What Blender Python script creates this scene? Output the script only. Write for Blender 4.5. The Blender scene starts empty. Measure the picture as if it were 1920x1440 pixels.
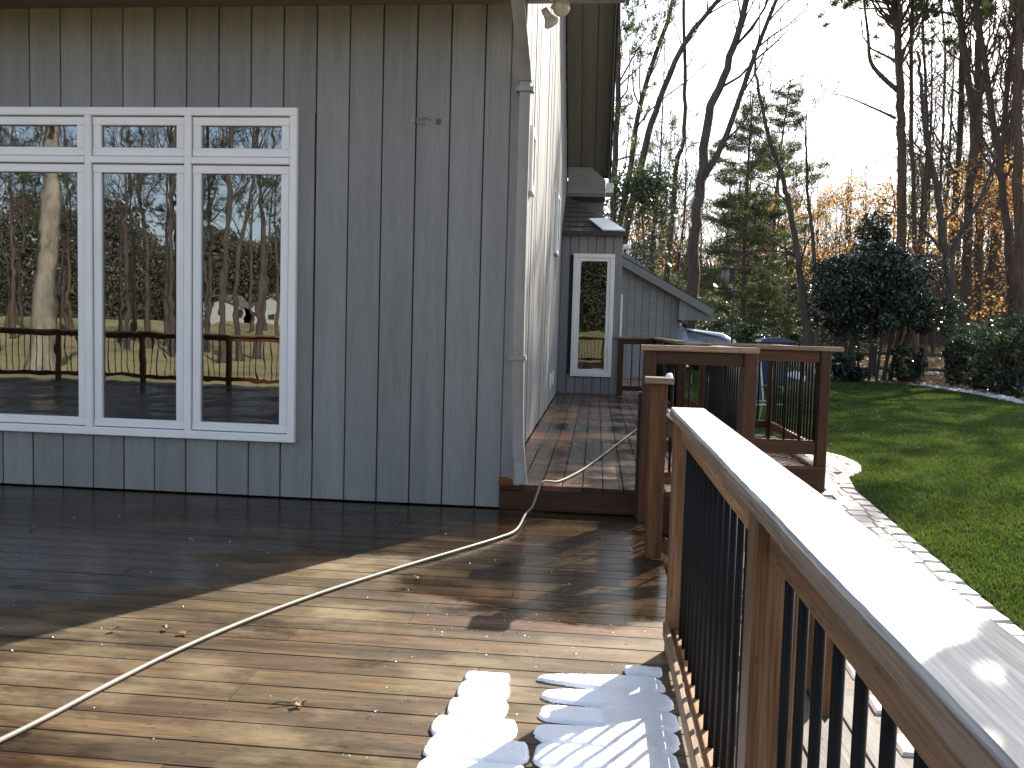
import bpy, math, random
import numpy as np
from mathutils import Vector, Matrix

random.seed(7)
rng = np.random.default_rng(7)
R = math.radians
scene = bpy.context.scene
COL = scene.collection

# ------------------------------------------------------------------ camera
F_PX = 1590.0
YAW, PITCH, ROLL, CAM_H = R(5.57), R(3.83), R(1.6), 1.33
cam_data = bpy.data.cameras.new("camera")
cam = bpy.data.objects.new("camera", cam_data)
COL.objects.link(cam)
cam_data.sensor_fit = 'HORIZONTAL'
cam_data.sensor_width = 36.0
cam_data.lens = 36.0 * F_PX / 1920.0
cam_data.clip_start = 0.02
cam_data.clip_end = 2000
CAMM = Matrix.Translation((0, 0, CAM_H)) @ Matrix.Rotation(YAW, 4, 'Z') @ Matrix.Rotation(R(90) - PITCH, 4, 'X') @ Matrix.Rotation(ROLL, 4, 'Z')
cam.matrix_world = CAMM
scene.camera = cam

# ------------------------------------------------------------------ sky, sun, exposure
SUN_AZ, SUN_EL = R(32.0), R(34.5)          # azimuth measured from +Y towards +X
world = bpy.data.worlds.new("World")
scene.world = world
world.use_nodes = True
wn = world.node_tree
wn.nodes.clear()
wo = wn.nodes.new('ShaderNodeOutputWorld')
wb = wn.nodes.new('ShaderNodeBackground')
sky = wn.nodes.new('ShaderNodeTexSky')
sky.sky_type = 'NISHITA'
sky.sun_disc = False
sky.sun_elevation = SUN_EL
sky.sun_rotation = SUN_AZ
sky.air_density = 1.0
sky.dust_density = 2.0
sky.ozone_density = 1.0
sky.altitude = 200
wb.inputs['Strength'].default_value = 0.115
hsv = wn.nodes.new('ShaderNodeHueSaturation')
hsv.inputs['Saturation'].default_value = .72
wn.links.new(sky.outputs[0], hsv.inputs['Color'])
wn.links.new(hsv.outputs[0], wb.inputs['Color'])
wn.links.new(wb.outputs[0], wo.inputs['Surface'])

sd = bpy.data.lights.new("sun", 'SUN')
sd.energy = 5.0
sd.angle = R(0.53)
sd.color = (1.0, 0.93, 0.83)
sun = bpy.data.objects.new("sun", sd)
COL.objects.link(sun)
SUNV = Vector((math.sin(SUN_AZ) * math.cos(SUN_EL), math.cos(SUN_AZ) * math.cos(SUN_EL), math.sin(SUN_EL)))
sun.rotation_euler = SUNV.to_track_quat('Z', 'Y').to_euler()

scene.view_settings.view_transform = 'Standard'
scene.view_settings.look = 'None'
scene.view_settings.exposure = 1.68
scene.view_settings.gamma = 1.0
scene.view_settings.use_curve_mapping = False
scene.render.engine = 'CYCLES'
scene.cycles.max_bounces = 8
scene.cycles.transparent_max_bounces = 8
scene.cycles.use_denoising = True
scene.cycles.caustics_reflective = False
scene.cycles.caustics_refractive = False
scene.cycles.sample_clamp_indirect = 6.0


def ray(px, py):
    d = Vector(((px - 960) / F_PX, (720 - py) / F_PX, -1.0))
    return (CAMM.to_3x3() @ d).normalized()


def at(px, py, Y):
    """point of the pixel's ray at world distance Y"""
    d = ray(px, py)
    return Vector((0, 0, CAM_H)) + d * (Y / d.y)


def onz(px, py, z):
    d = ray(px, py)
    return Vector((0, 0, CAM_H)) + d * ((z - CAM_H) / d.z)


# ------------------------------------------------------------------ materials
def new_mat(name):
    m = bpy.data.materials.new(name)
    m.use_nodes = True
    nt = m.node_tree
    nt.nodes.clear()
    out = nt.nodes.new('ShaderNodeOutputMaterial')
    b = nt.nodes.new('ShaderNodeBsdfPrincipled')
    nt.links.new(b.outputs[0], out.inputs[0])
    return m, nt, b, out


def N(nt, typ, **kw):
    n = nt.nodes.new(typ)
    for k, v in kw.items():
        setattr(n, k, v)
    return n


def ramp(nt, fac, stops):
    r = nt.nodes.new('ShaderNodeValToRGB')
    el = r.color_ramp.elements
    while len(el) < len(stops):
        el.new(0.5)
    for e, (p, c) in zip(el, stops):
        e.position = p
        e.color = (c[0], c[1], c[2], 1) if len(c) >= 3 else (c[0], c[0], c[0], 1)
    nt.links.new(fac, r.inputs[0])
    return r.outputs[0]


def coords(nt, scale, rnd=True, kind='Object', offs=37.0):
    tc = N(nt, 'ShaderNodeTexCoord')
    mp = N(nt, 'ShaderNodeMapping')
    mp.inputs['Scale'].default_value = scale
    nt.links.new(tc.outputs[kind], mp.inputs[0])
    if rnd:
        oi = N(nt, 'ShaderNodeObjectInfo')
        mu = N(nt, 'ShaderNodeVectorMath', operation='MULTIPLY')
        cb = N(nt, 'ShaderNodeCombineXYZ')
        for i in range(3):
            nt.links.new(oi.outputs['Random'], cb.inputs[i])
        nt.links.new(cb.outputs[0], mu.inputs[0])
        mu.inputs[1].default_value = (offs, offs * 3.1, offs * 1.7)
        nt.links.new(mu.outputs[0], mp.inputs['Location'])
    return mp.outputs[0]


def noise(nt, vec, scale=1.0, detail=4, rough=.55, dist=0.0):
    n = N(nt, 'ShaderNodeTexNoise')
    n.inputs['Scale'].default_value = scale
    n.inputs['Detail'].default_value = detail
    n.inputs['Roughness'].default_value = rough
    n.inputs['Distortion'].default_value = dist
    if vec is not None:
        nt.links.new(vec, n.inputs['Vector'])
    return n.outputs[0]


def mixc(nt, fac, a, b, mode='MIX'):
    m = N(nt, 'ShaderNodeMix', data_type='RGBA', blend_type=mode)
    if isinstance(fac, (int, float)):
        m.inputs[0].default_value = fac
    else:
        nt.links.new(fac, m.inputs[0])
    for s, i in ((a, 6), (b, 7)):
        if isinstance(s, tuple):
            m.inputs[i].default_value = (s[0], s[1], s[2], 1)
        else:
            nt.links.new(s, m.inputs[i])
    return m.outputs[2]


def math_(nt, op, a, b=None, c=None, clamp=False):
    m = N(nt, 'ShaderNodeMath', operation=op)
    m.use_clamp = clamp
    for i, v in enumerate((a, b, c)):
        if v is None:
            continue
        if isinstance(v, (int, float)):
            m.inputs[i].default_value = v
        else:
            nt.links.new(v, m.inputs[i])
    return m.outputs[0]


def maprange(nt, v, a, b, c, d):
    m = N(nt, 'ShaderNodeMapRange')
    nt.links.new(v, m.inputs[0])
    for i, x in enumerate((a, b, c, d)):
        m.inputs[i + 1].default_value = x
    return m.outputs[0]


def bump(nt, b, h, strength=.3, dist=.01):
    n = N(nt, 'ShaderNodeBump')
    n.inputs['Strength'].default_value = strength
    n.inputs['Distance'].default_value = dist
    nt.links.new(h, n.inputs['Height'])
    nt.links.new(n.outputs[0], b.inputs['Normal'])


def world_pos(nt, scale=(1, 1, 1)):
    g = N(nt, 'ShaderNodeNewGeometry')
    mp = N(nt, 'ShaderNodeMapping')
    mp.inputs['Scale'].default_value = scale
    nt.links.new(g.outputs['Position'], mp.inputs[0])
    return mp.outputs[0]


def wood(name, cols, rough=(.35, .7), wet=None, tint=None, tint_amt=.5, grain=1.0, knots=True, stain=None, bumpv=.35, spec=.5, metresY=None):
    """board running along its own local X; cols dark, mid, light"""
    m, nt, b, out = new_mat(name)
    v = coords(nt, (1.1, 16 * grain, 16 * grain))
    g1 = noise(nt, v, 1.0, 5, .6, .4)
    v2 = coords(nt, (5, 150, 150))
    g2 = noise(nt, v2, 1.0, 2, .5)
    c = ramp(nt, g1, [(.28, cols[0]), (.5, cols[1]), (.72, cols[2])])
    c = mixc(nt, .7, c, ramp(nt, g2, [(.3, (.42, .42, .42)), (.7, (1.35, 1.35, 1.35))]), 'MULTIPLY')
    oi = N(nt, 'ShaderNodeObjectInfo')
    wn_ = N(nt, 'ShaderNodeTexWhiteNoise', noise_dimensions='1D')
    nt.links.new(oi.outputs['Random'], wn_.inputs['W'])
    val = maprange(nt, oi.outputs['Random'], 0, 1, .7, 1.25)
    hv = N(nt, 'ShaderNodeHueSaturation')
    nt.links.new(val, hv.inputs['Value'])
    nt.links.new(c, hv.inputs['Color'])
    c = hv.outputs[0]
    if tint:
        sel = maprange(nt, wn_.outputs['Value'], .62, .95, 0, tint_amt)
        c = mixc(nt, sel, c, tint)
    if knots:
        vk = coords(nt, (2.2, 7, 7))
        vo = N(nt, 'ShaderNodeTexVoronoi')
        nt.links.new(vk, vo.inputs['Vector'])
        kn = maprange(nt, vo.outputs['Distance'], .07, .2, 1, 0)
        c = mixc(nt, math_(nt, 'MULTIPLY', kn, .75), c, tuple(x * .45 for x in cols[0]))
    if stain:
        ns = noise(nt, world_pos(nt, (1.3, 2.2, 1)), 1.0, 6, .65)
        sf = maprange(nt, ns, .5, .68, 0, stain[1])
        c = mixc(nt, sf, c, stain[0])
    if wet:
        nb_ = noise(nt, world_pos(nt, (.55, 1.0, 1)), 1.7, 4, .6)
        c = mixc(nt, maprange(nt, nb_, .54, .66, 0, .5), c, mixc(nt, 1.0, c, (1.25, .78, .55), 'MULTIPLY'))
        nc_ = noise(nt, world_pos(nt, (.8, 3.5, 1)), 1.3, 6, .7)
        c = mixc(nt, maprange(nt, nc_, .48, .36, 0, .8), c, mixc(nt, 1.0, c, (.42, .40, .40), 'MULTIPLY'))
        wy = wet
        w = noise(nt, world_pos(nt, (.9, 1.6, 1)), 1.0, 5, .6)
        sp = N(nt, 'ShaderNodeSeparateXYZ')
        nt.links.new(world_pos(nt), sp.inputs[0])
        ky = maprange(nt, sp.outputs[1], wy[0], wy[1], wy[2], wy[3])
        if len(wy) > 4:      # wet tone deepened to paint shade by the steps and below the window
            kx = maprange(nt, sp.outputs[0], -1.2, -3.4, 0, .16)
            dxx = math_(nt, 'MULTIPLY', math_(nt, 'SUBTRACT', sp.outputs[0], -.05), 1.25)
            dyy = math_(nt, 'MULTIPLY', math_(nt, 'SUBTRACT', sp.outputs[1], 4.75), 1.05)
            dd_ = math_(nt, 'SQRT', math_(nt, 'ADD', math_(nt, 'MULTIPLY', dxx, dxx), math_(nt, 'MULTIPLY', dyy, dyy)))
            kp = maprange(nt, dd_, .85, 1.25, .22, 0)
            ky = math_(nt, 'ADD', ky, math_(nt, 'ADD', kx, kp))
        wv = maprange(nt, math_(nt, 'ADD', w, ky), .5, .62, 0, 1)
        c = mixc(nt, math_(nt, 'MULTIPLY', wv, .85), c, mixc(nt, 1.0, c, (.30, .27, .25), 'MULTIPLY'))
        rr = maprange(nt, wv, 0, 1, rough[1], rough[0])
        fine = noise(nt, world_pos(nt, (25, 60, 20)), 1.0, 3, .6)
        rr = math_(nt, 'ADD', rr, maprange(nt, fine, .3, .7, -.08, .14))
        nt.links.new(rr, b.inputs['Roughness'])
    else:
        nt.links.new(maprange(nt, g1, .3, .7, rough[0], rough[1]), b.inputs['Roughness'])
    b.inputs['Specular IOR Level'].default_value = spec
    nt.links.new(c, b.inputs['Base Color'])
    h = math_(nt, 'ADD', g1, math_(nt, 'MULTIPLY', g2, .5))
    bump(nt, b, h, bumpv, .004)
    return m


def plain(name, col, rough=.5, metal=0, var=.15, sc=6, bs=.1, spec=.5):
    m, nt, b, out = new_mat(name)
    n = noise(nt, coords(nt, (sc, sc, sc)), 1.0, 5, .6)
    c = ramp(nt, n, [(.3, tuple(x * (1 - var) for x in col)), (.7, tuple(min(1, x * (1 + var)) for x in col))])
    nt.links.new(c, b.inputs['Base Color'])
    nt.links.new(maprange(nt, n, .3, .7, max(.02, rough - .08), min(1, rough + .08)), b.inputs['Roughness'])
    b.inputs['Metallic'].default_value = metal
    b.inputs['Specular IOR Level'].default_value = spec
    bump(nt, b, n, bs, .003)
    return m


def painted_siding(name, col, rough=.55):
    m, nt, b, out = new_mat(name)
    v = coords(nt, (.7, 9, 9))
    n1 = noise(nt, v, 1.0, 6, .65, .6)
    v2 = coords(nt, (6, 170, 170))
    n2 = noise(nt, v2, 1.0, 3, .6)
    v3 = coords(nt, (2.5, 5, 5))
    n3 = noise(nt, v3, 1.0, 4, .6)
    dark = tuple(x * .84 for x in col)
    lite = tuple(x * 1.12 for x in col)
    c = ramp(nt, n1, [(.3, dark), (.5, col), (.72, lite)])
    c = mixc(nt, .45, c, ramp(nt, n2, [(.35, (.72, .72, .72)), (.65, (1.12, 1.12, 1.12))]), 'MULTIPLY')
    # worn blotches where the stain has thinned
    c = mixc(nt, maprange(nt, n3, .62, .75, 0, .35), c, (col[0] * 1.3, col[1] * 1.22, col[2] * 1.12))
    vo = N(nt, 'ShaderNodeTexVoronoi')
    nt.links.new(coords(nt, (1.6, 6, 6)), vo.inputs['Vector'])
    c = mixc(nt, maprange(nt, vo.outputs['Distance'], .03, .075, .6, 0), c, tuple(x * .35 for x in col))
    oi = N(nt, 'ShaderNodeObjectInfo')
    hv = N(nt, 'ShaderNodeHueSaturation')
    nt.links.new(maprange(nt, oi.outputs['Random'], 0, 1, .9, 1.1), hv.inputs['Value'])
    nt.links.new(c, hv.inputs['Color'])
    nt.links.new(hv.outputs[0], b.inputs['Base Color'])
    b.inputs['Roughness'].default_value = rough
    b.inputs['Specular IOR Level'].default_value = .35
    bump(nt, b, math_(nt, 'ADD', n2, n1), .5, .004)
    return m


M = {}
M['siding'] = painted_siding('grey_stained_siding', (.215, .213, .205))
M['siding_dark'] = plain('siding_groove_dark', (.03, .03, .03), .8)
M['soffit'] = painted_siding('soffit_stain', (.20, .19, .17))
M['trim_white'] = plain('white_paint', (.76, .74, .73), .35, var=.05, sc=3)
M['gutter_white'] = plain('downspout_enamel', (.23, .22, .205), .4, var=.15, sc=5)
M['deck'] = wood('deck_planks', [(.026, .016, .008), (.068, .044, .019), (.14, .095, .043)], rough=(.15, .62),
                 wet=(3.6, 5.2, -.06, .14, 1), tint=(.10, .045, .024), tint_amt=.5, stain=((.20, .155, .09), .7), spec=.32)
M['deck_up'] = wood('upper_deck_planks', [(.035, .018, .010), (.075, .040, .021), (.13, .075, .040)], rough=(.10, .34),
                    wet=(6.0, 14.0, .03, .06), tint=(.15, .055, .022), tint_amt=.8, stain=((.15, .12, .09), .4), spec=.34)
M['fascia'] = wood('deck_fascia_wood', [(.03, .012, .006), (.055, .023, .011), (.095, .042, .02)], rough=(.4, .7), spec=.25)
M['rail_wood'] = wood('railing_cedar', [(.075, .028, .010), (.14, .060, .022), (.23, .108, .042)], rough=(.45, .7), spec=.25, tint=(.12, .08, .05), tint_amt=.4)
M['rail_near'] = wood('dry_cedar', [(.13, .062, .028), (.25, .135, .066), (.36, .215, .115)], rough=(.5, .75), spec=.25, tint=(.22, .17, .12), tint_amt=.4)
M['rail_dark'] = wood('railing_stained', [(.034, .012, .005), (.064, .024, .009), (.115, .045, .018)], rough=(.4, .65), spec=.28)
M['cap_wet'] = wood('wet_cap_boards', [(.12, .06, .032), (.2, .115, .065), (.3, .2, .13)], rough=(.15, .4), stain=((.35, .3, .26), .5))
M['step_wood'] = wood('weathered_step_boards', [(.035, .028, .022), (.07, .056, .046), (.12, .10, .085)], rough=(.5, .8), spec=.25)
M['cap_pale'] = wood('weathered_cap_board', [(.23, .21, .19), (.40, .38, .355), (.54, .52, .49)], rough=(.3, .5), knots=False, bumpv=.5, spec=.7, tint=None)
M['baluster'] = plain('black_metal', (.009, .009, .009), .55, var=.3, spec=.12)
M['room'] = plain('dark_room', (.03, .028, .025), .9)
M['shingle'] = plain('roof_shingle', (.045, .043, .036), .85, var=.5, sc=40, bs=.6)
M['drip'] = plain('black_drip_edge', (.015, .015, .015), .5)
M['snow'] = None


def snow_mat():
    m, nt, b, out = new_mat('granular_snow')
    n = noise(nt, world_pos(nt, (160, 160, 160)), 1.0, 3, .7)
    n2 = noise(nt, world_pos(nt, (25, 25, 25)), 1.0, 4, .6)
    c = ramp(nt, n, [(.3, (.74, .77, .82)), (.7, (.9, .91, .93))])
    nt.links.new(c, b.inputs['Base Color'])
    b.inputs['Roughness'].default_value = .55
    b.inputs['Subsurface Weight'].default_value = .25
    b.inputs['Subsurface Radius'].default_value = (.02, .025, .03)
    b.inputs['Subsurface Scale'].default_value = .5
    bump(nt, b, math_(nt, 'ADD', n, n2), .5, .006)
    return m


M['snow'] = snow_mat()


def glass_mat(name, refl=.42, wav=.004):
    m, nt, b, out = new_mat(name)
    nt.nodes.remove(b)
    gl = N(nt, 'ShaderNodeBsdfGlossy')
    gl.inputs['Roughness'].default_value = 0.0
    gl.inputs['Color'].default_value = (.92, .95, 1, 1)
    tr = N(nt, 'ShaderNodeBsdfTransparent')
    tr.inputs['Color'].default_value = (.55, .6, .58, 1)
    mx = N(nt, 'ShaderNodeMixShader')
    fr = N(nt, 'ShaderNodeFresnel')
    fr.inputs[0].default_value = 1.5
    f = math_(nt, 'ADD', math_(nt, 'MULTIPLY', fr.outputs[0], .8), refl - .04, clamp=True)
    nt.links.new(f, mx.inputs[0])
    nt.links.new(tr.outputs[0], mx.inputs[1])
    nt.links.new(gl.outputs[0], mx.inputs[2])
    n = noise(nt, coords(nt, (1.0, 1.0, 1.0)), 2.2, 2, .5, .6)
    bp = N(nt, 'ShaderNodeBump')
    bp.inputs['Strength'].default_value = 1.0
    bp.inputs['Distance'].default_value = wav
    nt.links.new(n, bp.inputs['Height'])
    nt.links.new(bp.outputs[0], gl.inputs['Normal'])
    nt.links.new(mx.outputs[0], out.inputs[0])
    return m


M['glass'] = glass_mat('window_glass', .17, .0007)
M['bay_glass'] = glass_mat('bay_window_glass', .09, .0008)


def bark(name, col, sc=1.0):
    m, nt, b, out = new_mat(name)
    v = coords(nt, (9 * sc, 9 * sc, 1.6 * sc), rnd=False)
    n1 = noise(nt, v, 1.0, 5, .65, .5)
    n2 = noise(nt, coords(nt, (.5, .5, .4), rnd=False), 1.0, 3, .5)
    c = ramp(nt, n1, [(.3, tuple(x * .5 for x in col)), (.7, tuple(x * 1.4 for x in col))])
    c = mixc(nt, maprange(nt, n2, .5, .7, 0, .35), c, (.10, .11, .085))
    nt.links.new(c, b.inputs['Base Color'])
    b.inputs['Roughness'].default_value = .85
    b.inputs['Specular IOR Level'].default_value = .2
    bump(nt, b, n1, .8, .03)
    return m


def leaf(name, a, c_, rough=.5, transl=.3, spec=.5):
    m, nt, b, out = new_mat(name)
    n = noise(nt, world_pos(nt, (1.1, 1.1, 1.1)), 1.0, 3, .6)
    n2 = noise(nt, world_pos(nt, (14, 14, 14)), 1.0, 1, .5)
    f = math_(nt, 'ADD', math_(nt, 'MULTIPLY', n, .5), math_(nt, 'MULTIPLY', n2, .5))
    c = ramp(nt, f, [(.36, a), (.64, c_)])
    nt.links.new(c, b.inputs['Base Color'])
    b.inputs['Roughness'].default_value = rough
    b.inputs['Specular IOR Level'].default_value = spec
    tl = N(nt, 'ShaderNodeBsdfTranslucent')
    nt.links.new(mixc(nt, 1.0, c, (1.6, 1.5, .9), 'MULTIPLY'), tl.inputs[0])
    mx = N(nt, 'ShaderNodeMixShader')
    mx.inputs[0].default_value = transl
    nt.links.new(b.outputs[0], mx.inputs[1])
    nt.links.new(tl.outputs[0], mx.inputs[2])
    nt.links.new(mx.outputs[0], out.inputs[0])
    return m


M['bark'] = bark('oak_bark', (.075, .060, .050))
M['bark_pine'] = bark('pine_bark', (.10, .066, .048))
M['bark_pale'] = bark('pale_bark', (.26, .22, .17))
M['twig'] = plain('twig_brown', (.10, .07, .052), .85)
M['pine'] = leaf('pine_needles', (.035, .055, .028), (.10, .13, .055), .5, .35)
M['beech'] = leaf('dry_beech_leaves', (.20, .115, .062), (.42, .25, .13), .6, .5)
M['holly'] = leaf('holly_leaves', (.010, .020, .012), (.032, .055, .026), .28, .10, .7)
M['laurel'] = leaf('laurel_leaves', (.022, .040, .018), (.065, .09, .035), .25, .2, .8)
M['yellowgreen'] = leaf('bright_bush_leaves', (.09, .12, .03), (.22, .24, .06), .5, .4)
M['grass'] = leaf('lawn_grass_blades', (.022, .045, .012), (.064, .094, .024), .5, .42, .3)
M['litter'] = leaf('dry_leaf_litter', (.20, .13, .08), (.42, .30, .20), .7, .15)


def ground_mat():
    m, nt, b, out = new_mat('forest_floor')
    wp = world_pos(nt)
    n1 = noise(nt, world_pos(nt, (.22, .22, .22)), 1.0, 6, .65)
    n2 = noise(nt, world_pos(nt, (9, 9, 9)), 1.0, 5, .7)
    sp = N(nt, 'ShaderNodeSeparateXYZ')
    nt.links.new(wp, sp.inputs[0])
    brown = ramp(nt, n2, [(.3, (.09, .058, .038)), (.55, (.21, .145, .095)), (.75, (.36, .26, .18))])
    tan = ramp(nt, n2, [(.3, (.25, .20, .095)), (.7, (.42, .34, .18))])
    green = ramp(nt, n2, [(.3, (.06, .10, .02)), (.7, (.14, .19, .04))])
    back = maprange(nt, sp.outputs[1], -6, -9, 0, 1)
    # glades of grass beyond the wood, patches of leaf litter between
    far = math_(nt, 'MULTIPLY', maprange(nt, sp.outputs[1], 44, 50, 0, 1), maprange(nt, n1, .46, .56, 0, .9))
    c = mixc(nt, far, brown, green)
    c = mixc(nt, back, c, mixc(nt, maprange(nt, n1, .5, .6, 0, .6), tan, (.16, .15, .06)))
    nt.links.new(c, b.inputs['Base Color'])
    b.inputs['Roughness'].default_value = .9
    b.inputs['Specular IOR Level'].default_value = .15
    bump(nt, b, n2, .8, .04)
    return m


def lawn_mat():
    m, nt, b, out = new_mat('lawn_soil_and_turf')
    n1 = noise(nt, world_pos(nt, (.7, .7, .7)), 1.0, 5, .65)
    n2 = noise(nt, world_pos(nt, (40, 40, 40)), 1.0, 4, .7)
    c = ramp(nt, n2, [(.3, (.010, .020, .005)), (.7, (.035, .058, .014))])
    c = mixc(nt, maprange(nt, n1, .5, .68, 0, .45), c, (.06, .07, .022))
    nt.links.new(c, b.inputs['Base Color'])
    b.inputs['Roughness'].default_value = .8
    b.inputs['Specular IOR Level'].default_value = .2
    bump(nt, b, n2, .9, .02)
    return m


M['ground'] = ground_mat()
M['lawn'] = lawn_mat()
M['paver'] = plain('paver_concrete', (.44, .38, .34), .75, var=.3, sc=7, bs=.5)
M['paver2'] = plain('paver_concrete_grey', (.40, .36, .33), .75, var=.3, sc=7, bs=.5)
M['sandbed'] = plain('paver_joint_sand', (.20, .17, .14), .95, var=.4, sc=20)
M['road'] = plain('gravel_lane', (.33, .31, .29), .9, var=.2, sc=2)
M['edging'] = plain('pale_edging_stone', (.45, .45, .46), .7, var=.35, sc=9, bs=.6)
M['hose'] = plain('hose_rubber', (.20, .18, .14), .5, var=.2, sc=9)
M['brass'] = plain('hose_brass', (.4, .28, .1), .35, metal=1)
M['steel'] = plain('grey_metal', (.35, .36, .37), .4, metal=.7)
M['chair_metal'] = plain('pale_chair_frame', (.5, .5, .5), .4)
M['chair_sling'] = plain('dark_chair_sling', (.05, .05, .055), .7)
M['blue'] = plain('blue_plastic', (.012, .03, .085), .4)
M['blue_dark'] = plain('blue_lid_plastic', (.015, .04, .13), .3)
M['car_paint'] = plain('silver_blue_paint', (.42, .46, .55), .22, metal=.3, var=.04, bs=0)
M['car_glass'] = plain('car_glass', (.02, .05, .05), .05, spec=1.0, var=.1, bs=0)
M['tyre'] = plain('tyre_rubber', (.02, .02, .02), .8)
M['chrome'] = plain('chrome', (.6, .6, .6), .15, metal=1, bs=0)
M['lens'] = plain('headlight_lens', (.75, .77, .8), .08, spec=1, bs=0)
M['lamp_glass'] = plain('frosted_bulb_glass', (.42, .42, .40), .18, spec=.8, bs=.05)
M['lamp_metal'] = plain('cream_enamel', (.45, .42, .36), .45)
M['house_white'] = plain('white_house_wall', (.36, .35, .32), .7)
M['house_roof'] = plain('grey_house_roof', (.14, .13, .12), .8)
M['dark_window'] = plain('far_window_glass', (.03, .035, .04), .1)
M['old_fence'] = wood('split_rail_wood', [(.04, .032, .026), (.08, .065, .052), (.14, .115, .095)], rough=(.7, .9))
M['dryleaf'] = plain('fallen_leaf_brown', (.17, .07, .03), .6, var=.3, sc=30)

# ------------------------------------------------------------------ object helpers
W = {}


def link(o, parent=None, Mw=None):
    COL.objects.link(o)
    Mw = Mw or Matrix.Identity(4)
    W[o.name] = Mw
    if parent:
        o.parent = parent
        o.matrix_basis = W[parent.name].inverted() @ Mw
    else:
        o.matrix_basis = Mw
    return o


def tag(o, label=None, cat=None, group=None, kind=None):
    for k, v in (('label', label), ('category', cat), ('group', group), ('kind', kind)):
        if v:
            o[k] = v
    return o


def thing(name, loc=(0, 0, 0), label=None, cat=None, group=None, kind=None, parent=None, Mw=None):
    o = bpy.data.objects.new(name, None)
    o.empty_display_size = .1
    link(o, parent, Mw or Matrix.Translation(loc))
    return tag(o, label, cat, group, kind)


def mesh_obj(name, verts, faces, mat, parent=None, Mw=None, smooth=False):
    me = bpy.data.meshes.new(name)
    me.from_pydata([tuple(v) for v in verts], [], faces)
    if smooth:
        me.polygons.foreach_set('use_smooth', [True] * len(me.polygons))
    me.materials.append(mat)
    me.update()
    o = bpy.data.objects.new(name, me)
    return link(o, parent, Mw)


def np_mesh(name, verts, faces, mat, parent=None, smooth=False):
    """verts (n,3), faces (m,k) arrays"""
    verts = np.asarray(verts, np.float32)
    faces = np.asarray(faces, np.int32)
    me = bpy.data.meshes.new(name)
    k = faces.shape[1]
    me.vertices.add(len(verts))
    me.vertices.foreach_set('co', verts.ravel())
    me.loops.add(faces.size)
    me.loops.foreach_set('vertex_index', faces.ravel())
    me.polygons.add(len(faces))
    me.polygons.foreach_set('loop_start', np.arange(0, faces.size, k, dtype=np.int32))
    me.polygons.foreach_set('loop_total', np.full(len(faces), k, np.int32))
    if smooth:
        me.polygons.foreach_set('use_smooth', np.ones(len(faces), bool))
    me.materials.append(mat)
    me.update()
    me.validate()
    o = bpy.data.objects.new(name, me)
    if parent:
        me.transform(W[parent.name].inverted())
        COL.objects.link(o)
        W[o.name] = W[parent.name].copy()
        o.parent = parent
        return o
    return link(o)


_bc = {}


def board_mesh(L, w, h, mat, ch=.004, nick=0):
    key = (round(L, 3), round(w, 3), round(h, 3), mat.name, ch, nick)
    if key in _bc:
        return _bc[key]
    c = min(ch, w * .3, h * .3)
    pts = [(-w / 2 + c, -h / 2), (w / 2 - c, -h / 2), (w / 2, -h / 2 + c), (w / 2, h / 2 - c), (w / 2 - c, h / 2), (-w / 2 + c, h / 2), (-w / 2, h / 2 - c), (-w / 2, -h / 2 + c)]
    v = [(0, a, b) for a, b in pts] + [(L, a, b) for a, b in pts]
    f = [tuple(range(7, -1, -1)), tuple(range(8, 16))]
    for i in range(8):
        j = (i + 1) % 8
        f.append((i, j, 8 + j, 8 + i))
    me = bpy.data.meshes.new('board')
    me.from_pydata(v, [], f)
    me.materials.append(mat)
    me.update()
    _bc[key] = me
    return me


def frame(p0, p1, up=(0, 0, 1)):
    p0, p1, up = Vector(p0), Vector(p1), Vector(up)
    x = (p1 - p0).normalized()
    y = up.cross(x)
    if y.length < 1e-4:
        y = Vector((0, 1, 0)).cross(x)
    y.normalize()
    z = x.cross(y)
    m = Matrix((x, y, z)).transposed().to_4x4()
    m.translation = p0
    return m


def board(name, p0, p1, w, h, mat, parent=None, up=(0, 0, 1), ch=.004):
    """board centred on the line p0-p1; w across, h along up"""
    L = (Vector(p1) - Vector(p0)).length
    o = bpy.data.objects.new(name, board_mesh(L, w, h, mat, ch))
    return link(o, parent, frame(p0, p1, up))


def tube_np(pts, radii, k=6, cap=False):
    pts = np.asarray(pts, float)
    radii = np.asarray(radii, float)
    n = len(pts)
    t = np.gradient(pts, axis=0)
    t /= np.linalg.norm(t, axis=1, keepdims=True) + 1e-9
    mean = pts[-1] - pts[0]
    ref = np.array([1.0, 0, 0]) if abs(mean[0]) < .7 * np.linalg.norm(mean) + 1e-9 else np.array([0, 0, 1.0])
    u = np.cross(t, ref)
    u /= np.linalg.norm(u, axis=1, keepdims=True) + 1e-9
    v = np.cross(t, u)
    a = np.linspace(0, 2 * np.pi, k, endpoint=False)
    ring = (np.cos(a)[None, :, None] * u[:, None, :] + np.sin(a)[None, :, None] * v[:, None, :]) * radii[:, None, None] + pts[:, None, :]
    verts = ring.reshape(-1, 3)
    i = np.arange(n - 1)[:, None] * k
    j = np.arange(k)[None, :]
    j2 = (j + 1) % k
    faces = np.stack([i + j, i + j2, i + k + j2, i + k + j], axis=-1).reshape(-1, 4)
    return verts, faces


class Tubes:
    def __init__(self):
        self.v, self.f, self.n = [], [], 0

    def add(self, pts, radii, k=6):
        v, f = tube_np(pts, radii, k)
        self.v.append(v)
        self.f.append(f + self.n)
        self.n += len(v)

    def build(self, name, mat, parent=None, smooth=True):
        return np_mesh(name, np.concatenate(self.v), np.concatenate(self.f), mat, parent, smooth)


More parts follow.
